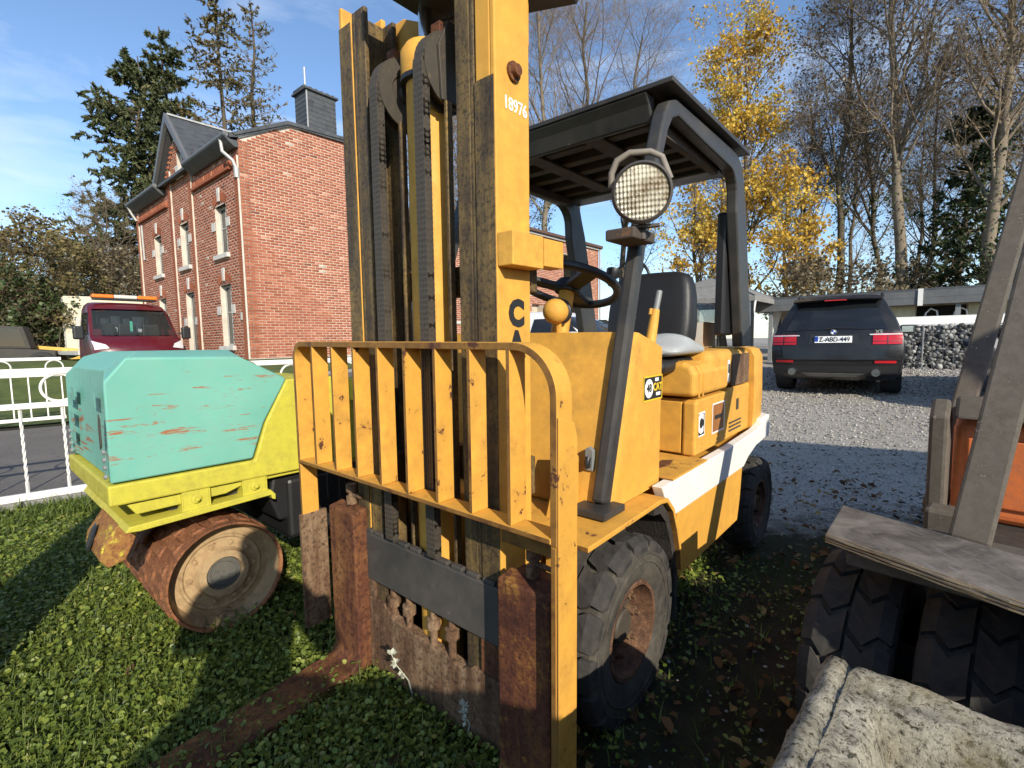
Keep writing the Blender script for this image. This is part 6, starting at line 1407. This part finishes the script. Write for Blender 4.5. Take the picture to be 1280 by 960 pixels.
def leafquads(C, size, asp=.6, droop=0):
    n = len(C); a = nrmz(rt.normal(size=(n, 3))+np.array([0, 0, -droop])); b = nrmz(np.cross(a, rt.normal(size=(n, 3)))); s = size[:, None]
    V = np.stack([C-a*s*.5, C+b*s*.5*asp, C+a*s*.5, C-b*s*.5*asp], 1).reshape(-1, 3); return V, np.arange(4*n).reshape(n, 4)
def trunkline(h, lean, k=9, wob=.02):
    z = np.linspace(0, 1, k); p = np.stack([lean[0]*z**1.3, lean[1]*z**1.3, h*z], -1); p[1:-1, :2] += rt.normal(size=(k-2, 2))*wob*h; return p[None]
def bare_tree(name, label, loc, h, lean=(0, 0), r=None, limbs=16, t0=.32, spread=.62, llen=.34, bark=None, leaf=None, nleaf=0, lsize=.12, group=None, sub=(7, 6, 3), up=.25, cat_='tree', twig=None, topleaf=1.0, ivy=0):
    t = thing(name, label, cat_, (loc[0], loc[1], h1(loc[0], loc[1])-.05), 0, group); bark = bark or m_bark
    P0 = trunkline(h, lean, wob=.009); R0 = (r or h*.017)*np.linspace(1, .22, P0.shape[1])[None]; R0[0, 0] *= 1.35
    P1, R1 = grow(P0, R0, limbs, t0, .98, h*llen, 6, spread, up, .13, .42, .62)
    P2, R2 = grow(P1, R1, sub[0], .25, 1, h*llen*.45, 5, .6, up*.6, .18, .55, .5)
    P3, R3 = grow(P2, R2, sub[1], .2, 1, h*llen*.20, 4, .62, up*.4, .2, .6, .4, rmin=.007)
    tr = link(np_mesh('trunk', *cat([tubes(P0, R0, 10), tubes(P1, R1, 6)]), bark, smooth=True), 'trunk', t)
    parts = [tubes(P2, R2, 4), tubes(P3, R3, 3)]
    if sub[2]:
        P4, R4 = grow(P3, R3, sub[2], .3, 1, h*llen*.11, 3, .65, .05, .2, .7, .3, rmin=.005); parts.append(tubes(P4, R4, 3))
    else: P4 = P3
    cr = link(np_mesh('twig_crown', *cat(parts), twig or m_twig), 'twig_crown', t); cr['kind'] = 'stuff'
    if nleaf:
        Q = P4.reshape(-1, 3); Q = Q[Q[:, 2] < h*topleaf] if topleaf < 1 else Q; C = Q[rt.integers(0, len(Q), nleaf)]+rt.normal(size=(nleaf, 3))*.10
        lo = link(np_mesh('leaf_crown', *leafquads(C, rt.uniform(.6, 1.4, nleaf)*lsize, .8), leaf, np.clip(rt.normal(.5, .25, nleaf)+.15*np.sin(C[:, 2]), 0, 1)), 'leaf_crown', t); lo['kind'] = 'stuff'
    if ivy:
        k = ivy; z = rt.uniform(.02, .5, k)**1.0; f = z*(P0.shape[1]-1); i = f.astype(int); b = P0[0, i]+(P0[0, np.minimum(i+1, P0.shape[1]-1)]-P0[0, i])*(f-i)[:, None]; a = rt.uniform(0, 6.28, k); rr = (r or h*.017)*rt.uniform(.9, 2.0, k)
        C = b+np.stack([np.cos(a)*rr, np.sin(a)*rr, np.zeros(k)], -1); lo = link(np_mesh('ivy', *leafquads(C, rt.uniform(.07, .16, k), .9), m_gleaf, rt.random(k)), 'ivy', t); lo['kind'] = 'stuff'
    return t
def conifer(name, label, loc, h, r0, nb, mat, per=70, nsize=.34, base=.12, droop=.25, sparse=1.0, group=None, twigm=None, pw=.8):
    t = thing(name, label, 'tree', (loc[0], loc[1], h1(loc[0], loc[1])-.05), 0, group)
    P0 = trunkline(h, (rt.normal()*.3, rt.normal()*.3), 9, .006); R0 = h*.014*np.linspace(1, .12, 9)[None]
    z = np.sort(rt.uniform(base, .985, nb)); a = rt.uniform(0, 6.28, nb); L = r0*(1-z)**pw*rt.uniform(.6, 1.08, nb)+.3
    f = z*8; i = np.minimum(f.astype(int), 7); S_ = P0[0, i]+(P0[0, i+1]-P0[0, i])*(f-i)[:, None]; s = np.linspace(0, 1, 6)
    dirv = np.stack([np.cos(a), np.sin(a)], -1); X = S_[:, None, :2]+dirv[:, None]*(L[:, None]*s)[..., None]+rt.normal(size=(nb, 6, 2))*.05
    Z = S_[:, None, 2]+L[:, None]*(.28*s-droop*2.0*s**2+.28*s**3)*1.0
    PB = np.concatenate([X, Z[..., None]], -1); RB = np.clip(L*.014, .012, .09)[:, None]*np.linspace(1, .2, 6)[None]
    link(np_mesh('trunk', *tubes(P0, R0, 9), m_bark, smooth=True), 'trunk', t)
    PT, RT = grow(PB, RB, 9, .15, 1, 1, 4, .55, -.12, .12, .5, .4, rmin=.006); sc = np.repeat(L*.26, 9)[:, None, None]; PT = PT[:, :1]+(PT-PT[:, :1])*sc
    bo = link(np_mesh('branch_crown', *cat([tubes(PB, RB, 4), tubes(PT, RT, 3)]), twigm or m_bark), 'branch_crown', t); bo['kind'] = 'stuff'
    n = int(nb*per*sparse); i = rt.integers(0, len(PT), n); ss = rt.uniform(.0, 1, n)*3; k = np.minimum(ss.astype(int), 2); C = PT[i, k]+(PT[i, k+1]-PT[i, k])*(ss-k)[:, None]
    w = rt.random(n); d = nrmz(PT[i, 3]-PT[i, 0]+rt.normal(size=(n, 3))*np.maximum(.3, np.linalg.norm(PT[i, 3]-PT[i, 0], axis=-1, keepdims=True))*.8); b = nrmz(np.cross(d, rt.normal(size=(n, 3))+np.array([0, 0, .8]))); sz = nsize*rt.uniform(.6, 1.3, n)[:, None]
    C = C+np.array([0, 0, -.06]); V = np.stack([C-d*sz*.4, C+b*sz*.17, C+d*sz*.6, C-b*sz*.17], 1).reshape(-1, 3)
    lo = link(np_mesh('needle_crown', V, np.arange(4*n).reshape(n, 4), mat, np.clip(rt.normal(.45, .22, n)+.12*np.sin(C[:, 2]*1.3), 0, 1)), 'needle_crown', t); lo['kind'] = 'stuff'
    return t
def P_(px, Y): return ((px-640)/616*Y*1.0, Y)
# left: conifers behind the house
conifer('conifer_tree', 'broad dark conifer rising behind the left end of the brick house', P_(194, 31), 18.0, 5.0, 210, m_needle, 165, .40, .08, .16, pw=.5)
conifer('conifer_tree', 'narrower dark conifer with pointed top just right of the broad one', P_(240, 33), 20.6, 4.2, 170, m_needle, 120, .38, .1, .14, pw=.65)
conifer('larch_tree', 'thin tall larch with sparse needles behind the dormer roof', P_(296, 33), 22.2, 4.2, 190, m_larch, 46, .30, .25, .12, twigm=m_twig, pw=.5)
conifer('larch_tree', 'nearly bare tall larch left of the house chimney', P_(334, 34), 22.6, 3.4, 170, m_larch, 16, .26, .28, .06, twigm=m_twig, pw=.5)
# hillside thicket at the far left
mt, nt, b = nm('hill_ground'); co, _ = coords(nt); n1 = noise(nt, co, .6, 7, .7); nt.links.new(mix(nt, ramp(nt, n1, [(.35, 0), (.65, 1)]), (.05, .045, .02), (.13, .10, .045)), b.inputs['Base Color']); b.inputs['Roughness'].default_value = .95
X, Y = np.meshgrid(np.linspace(-75, -10, 40), np.linspace(24, 90, 40)); rr_ = np.hypot(X, Y); az = np.degrees(np.arctan2(X, Y)); Z = 0.3+2.6*sm((rr_-28)/30)*sm((-az-22)/14)+.4*np.sin(X*.5)*np.sin(Y*.4)-.7
I = np.arange(1600).reshape(40, 40); o = link(np_mesh('hill', np.stack([X, Y, Z], -1).reshape(-1, 3), np.stack([I[:-1, :-1], I[:-1, 1:], I[1:, 1:], I[1:, :-1]], -1).reshape(-1, 4), mt, smooth=True), 'hill'); o['kind'] = 'structure'
bush = []
for k in range(3):
    leafm = [m_bleaf, m_larch, m_bleaf][k]
    bush.append(bare_tree('thicket_tree', ['brown leafed thicket tree on the hillside at the far left', 'olive leafed thicket tree on the hillside at the far left', 'pale twiggy thicket tree on the hillside at the far left'][k], (-40-k, 60), 7.5, (0.3, 0), None, 22, .05, .7, .42, m_bark, leafm, [3200, 3600, 1200][k], .16, 'thicket trees on the hillside', (6, 5, 2), .35, twig=m_twigy))
TL_ = [a+' on the hillside'+b for a, b in zip(['brown leafed thicket tree', 'olive leafed thicket tree', 'pale twiggy thicket tree']*6, [' at the left edge, front row', ' left of the box trailer', ' directly above the box trailer', ' above the red truck cab, upper row', ' right above the truck light bar', ' touching the house end, upper row', ' behind the light bar, left part', ' high in the middle, back row', ' high right of the middle, back row', ' high beside the house end, back row', ' high at the left, back row', ' half hidden behind the house end', ' closest to the house corner', ' low in front, behind the truck roof', ' low in front, behind the box trailer', ' at the upper left edge', ' in the upper row above the truck', ' outermost at the left edge'])]
rr = random.Random(9); first = {0: 1, 1: 1, 2: 1}; i = 0
for az_, r_ in [(-47.5, 30), (-46, 33), (-44, 30), (-42.5, 34), (-41, 31), (-39.5, 35), (-38, 32), (-45, 40), (-42, 42), (-39, 43), (-47, 42), (-37, 40), (-36, 36), (-43.5, 27), (-46.5, 27), (-48, 36), (-40.5, 38), (-49, 30)]:
    x, y = r_*math.sin(R_(az_)), r_*math.cos(R_(az_)); k = i % 3; i += 1
    o = bush[k] if first.pop(k, 0) else copy_tree(bush[k]); o['label'] = TL_[i-1]; z = .2+2.3*float(sm((r_-28)/30))*float(sm((-az_-22)/14))
    o.location = (x, y, z-.4); o.rotation_euler = (0, 0, rr.uniform(0, 6.28)); s_ = rr.uniform(.58, .82); o.scale = (s_*1.15, s_*1.15, s_)
bare_tree('hazel_bush', 'dark green shrub beside the cream box trailer', P_(32, 19), 3.2, (0, 0), .08, 26, .05, .75, .5, m_bark, m_gleaf, 5000, .13, None, (6, 4, 2), .3)
bare_tree('bare_sapling', 'small bare tree with pinkish twigs left of the house end', P_(150, 27), 8.5, (0, 0), .09, 18, .25, .6, .38, m_bark, m_bleaf, 500, .10, None, (6, 5, 2), .3)
# centre: bare trees behind the annexe and seen through the mast
for k, (px, Y, h, ln, lab) in enumerate([(520, 36, 15, (0, 0), 'bare tree seen between the mast rails left of the lift cylinder'), (575, 33, 15, (.5, 0), 'bare tree seen between the mast rails right of the lift cylinder'),
        (690, 33, 21, (-.6, 0), 'bare tree with ivy on its trunk directly right of the forklift mast'), (722, 35, 22, (.8, 0), 'tall slender bare tree in the gap under the guard roof'), (775, 37, 21, (1.6, 0), 'leaning bare tree seen beside the rear guard post')]):
    bare_tree('bare_tree', lab, P_(px, Y), h*1.04, ln, h*.012, 26, .34, .55, .34, m_barkp if k in (2,) else m_bark, m_bleaf if k < 2 else None, 900 if k < 2 else 0, .10, None, (8, 6, 3), .4, ivy=900 if k == 2 else 0)
# right: autumn trees
bare_tree('autumn_tree', 'golden leafed tree directly behind the forklift headlamp', P_(868, 30), 11.5, (0, 0), .16, 24, .12, .6, .36, m_bark, m_yleaf, 6500, .17, None, (6, 5, 2), .35, twig=m_twigy)
bare_tree('autumn_tree', 'tallest golden autumn tree right of the overhead guard', P_(934, 29), 16.5, (-.5, 0), .2, 26, .15, .6, .26, m_bark, m_yleaf, 9500, .175, None, (7, 5, 2), .4, twig=m_twigy)
bare_tree('autumn_tree', 'low golden bushy tree above the left end of the pavilion', P_(985, 27), 8.5, (.4, 0), .13, 22, .1, .65, .36, m_bark, m_yleaf, 5500, .165, None, (6, 5, 2), .3, twig=m_twigy)
bare_tree('autumn_tree', 'half bare tree with golden top behind the guard roof', P_(905, 34), 21.5, (1.2, 0), .2, 16, .45, .55, .26, m_bark, m_yleaf, 3500, .17, None, (7, 6, 2), .4, twig=m_twigy)
# right: tall trees with thinning brown leaves
for (px, Y, h, ln, r, bk_, nl, lab) in [
        (1042, 27, 19, (.2, 0), .27, m_bark, 2600, 'dark trunked tall tree above the left half of the black suv'),
        (1098, 29, 18, (-2.4, 0), .20, m_bark, 2000, 'tree with trunk leaning left behind the pale trunk'),
        (1120, 25, 21, (-1.0, 0), .36, m_barkp, 2200, 'large pale barked tree above the right half of the black suv'),
        (1150, 31, 17, (.5, 0), .18, m_bark, 2600, 'slim dark tree between the pale trunk and the ivy column'),
        (1008, 31, 15, (-.3, 0), .17, m_bark, 1500, 'thin curving dark tree left of the tall dark trunk'),
        (1238, 22, 19, (.4, 0), .36, m_barkp, 2000, 'big forked tree with climbing stems behind the leaning post'),
        (1300, 25, 18, (-.6, 0), .28, m_bark, 2400, 'tree at the far right edge behind the leaning posts')]:
    bare_tree('tall_tree', lab, P_(px, Y), h, ln, r*.82, 30, .30, .55, .29, bk_, m_bleaf, nl, .14, None, (8, 6, 3), .42, ivy=700)
iv_t = conifer('ivy_column', 'dark ivy covered trunk forming a narrow green column behind the gabion wall', P_(1193, 24), 11.4, 2.0, 190, m_gleaf, 75, .30, .02, .10, twigm=m_twig, pw=.45)
# evergreen hedge line low behind the pavilion
mt = m_gleaf
for k, (px, Y, lab) in enumerate([(1010, 24, 'low dark undergrowth behind the left of the pavilion'), (1075, 25, 'low dark undergrowth behind the black suv'), (1150, 24.5, 'low dark undergrowth left of the ivy column'), (1262, 20, 'green shrub behind the right end of the pavilion')]):
    bare_tree('undergrowth_shrub', lab, P_(px, Y), 3.9, (0, 0), .08, 26, .05, .8, .55, m_bark, m_bleaf if k < 3 else m_gleaf, 2600, .16, None, (6, 4, 2), .2)
for k, (px, Y, lab) in enumerate([(900, 40, 0), (980, 42, 0), (1060, 40, 0), (1140, 41, 0), (1220, 38, 0), (800, 42, 0), (640, 44, 0), (560, 42, 0), (1290, 36, 0)]):
    if k == 0: bt = bare_tree('background_tree', 'slender bare tree in the row farthest behind the yard', P_(px, Y), 19, (0, 0), .2, 26, .2, .58, .32, m_bark, m_bleaf, 2200, .15, 'farthest row of bare trees', (8, 6, 2), .4); o = bt
    else: o = copy_tree(bt)
    o['label'] = 'slender bare tree in the farthest row, '+['behind the tallest golden tree', 'left of the black suv', 'behind the suv roof', 'behind the pale trunk', 'behind the ivy column', 'under the guard roof', 'just left of the right mast post', 'between the mast rails', 'at the far right edge'][k]
    x, y = P_(px, Y); o.location = (x, y, h1(x, y)); o.rotation_euler = (0, 0, k*1.7); o.scale = (1, 1, .8+.05*(k % 5))
# ================================================================== photographer, and unseen container, pallets and pillar added to throw the foreground shade
cn2 = thing('shade_container', 'tall grey container added out of view on the right to cast shade on the yard', 'container', (4.2, 1.4, 0), math.atan2(-.5, .866))  # invented container, out of frame, keeps the sun off the yard at right
b = MB(); b.box(0, 6, -2.4, 0, .1, 2.64); bo = b.build('container_body', m_greyp, cn2, bevel=.02)
for k in range(24):
    b = MB(); b.box(.1+k*.245, .22+k*.245, .001, .03, .2, 2.45); b.build('wall_rib', m_greyp, bo)
pl_ = thing('shade_pallets', 'stack of wooden pallets added unseen behind the photographer to shade the foreground', 'pallets', (-.05, -.74, 0), R_(-4))  # added unseen stack; its shadow covers the near grass and lower forks
m_wood = worn('pallet_wood', (.30, .21, .12), .85, dirt=(.1, .08, .06), dirt_amt=.6, chip_amt=.2)
STK = [(pl_, 11, 2.1)]
pl2 = thing('shade_pallets', 'taller stack of wooden pallets added unseen behind and right of the photographer to shade the ground', 'pallets', (2.12, -.80, 0), R_(-4)); STK.append((pl2, 14, 1.35))  # second added stack, also unseen, shades the ground beside the forklift
for pl_, nk, wd in STK:
  for k in range(nk):
    b = MB(); z = k*.124
    for y in (-.95, -.50, -.05): b.box(0, wd, y-.05, y+.05, z, z+.1)
    b.build('pallet_bearer', m_wood, pl_)
    for i in range(int(wd/.28)+1):
        if i*.28+.145 > wd+.06: break
        b = MB(); b.box(i*.28, i*.28+.145, -1.0, 0, z+.101, z+.1235); b.build('pallet_board', m_wood, pl_)
# photographer: one continuous skinned figure holding the phone up at chest height
ph = thing('person', 'person in dark jacket and trousers standing with a phone held in front of the chest', 'person', (-.12, -.34, 0))
m_cloth = plain('dark_jacket', (.03, .035, .05), .9, bmp=.3); m_skin = plain('skin', (.45, .25, .17), .55)
def skinned(name, verts, edges, rad, mat, parent, root=0, sub=2):
    me = bpy.data.meshes.new(name); me.from_pydata(verts, edges, []); o = bpy.data.objects.new(name, me); COL.objects.link(o); o.parent = parent; me.materials.append(mat)
    o.modifiers.new('skin', 'SKIN'); 
    for i, r in enumerate(rad): me.skin_vertices[0].data[i].radius = (r, r) if not hasattr(r, '__len__') else r; me.skin_vertices[0].data[i].use_root = (i == root)
    s_ = o.modifiers.new('sub', 'SUBSURF'); s_.levels = s_.render_levels = sub; me.shade_smooth(); return o
Vv = [(0, 0, .95), (0, -.01, 1.12), (0, 0, 1.32), (0, .02, 1.47), (0, .04, 1.54), (0, .06, 1.62), (0, .06, 1.74),
      (.10, 0, .90), (.12, .02, .50), (.13, -.01, .09), (.14, .12, .05), (-.10, 0, .90), (-.13, .02, .50), (-.15, -.01, .09), (-.17, .12, .05),
      (.19, .0, 1.43), (.30, .05, 1.20), (.20, .24, 1.20), (-.19, .0, 1.43), (-.31, .05, 1.20), (.05, .24, 1.20)]
Ee = [(0, 1), (1, 2), (2, 3), (3, 4), (4, 5), (5, 6), (0, 7), (7, 8), (8, 9), (9, 10), (0, 11), (11, 12), (12, 13), (13, 14), (3, 15), (15, 16), (16, 17), (3, 18), (18, 19), (19, 20)]
rad = [(.17, .12), (.165, .12), (.185, .13), (.12, .09), .06, .095, .085, .10, .07, .05, .045, .10, .07, .05, .045, .075, .055, .04, .075, .055, .04]
skinned('person_body', Vv, Ee, rad, m_cloth, ph)
fv, fe, fr = [(0, 0, 0), (0, .05, .02), (0, .09, .03)], [(0, 1), (1, 2)], [.03, .036, .03]
for s, cx in ((1, .20), (-1, .05)):
    v = [(cx, .235, 1.20), (cx-.004*s, .265, 1.215), (cx-.006*s, .285, 1.235)]; e = [(0, 1), (1, 2)]; r = [.028, .034, .030]
    for k in range(4):
        b0 = len(v); zz = 1.215+k*.017; v += [(cx-.010*s, .30, zz), (cx-.018*s, .315-.002*k, zz+.004), (cx-.034*s, .318, zz+.002)]; e += [(2, b0), (b0, b0+1), (b0+1, b0+2)]; r += [.010, .009, .008]
    b0 = len(v); v += [(cx+.012*s, .268, 1.245), (cx+.004*s, .29, 1.262)]; e += [(1, b0), (b0, b0+1)]; r += [.011, .009]
    skinned('hand', v, e, r, m_skin, ph)
pho = thing('phone', 'black phone held up in both hands of the person', 'phone', (0, -.028, 1.235)); b = MB(); b.box(-.075, .075, -.004, .004, -.036, .036); b.build('phone_body', m_black, pho, bevel=.003)

gp_ = thing('shade_pillar', 'short pillar added unseen just outside the left of the view to cast a band of shade', 'pillar', (-2.08, 1.55, 0), R_(48))  # added out-of-frame pillar that throws the dark band over the left grass
b = MB(); b.box(-.14, .14, -.14, .14, 0, 1.28); b.build('pillar_shaft', m_conc, gp_, bevel=.01)
b = MB(); b.loft([[(-.18, -.18, 1.281), (.18, -.18, 1.281), (.18, .18, 1.281), (-.18, .18, 1.281)], [(-.18, -.18, 1.33), (.18, -.18, 1.33), (.18, .18, 1.33), (-.18, .18, 1.33)], [(-.03, -.03, 1.42), (.03, -.03, 1.42), (.03, .03, 1.42), (-.03, .03, 1.42)]]); b.build('pillar_cap', m_conc, gp_)
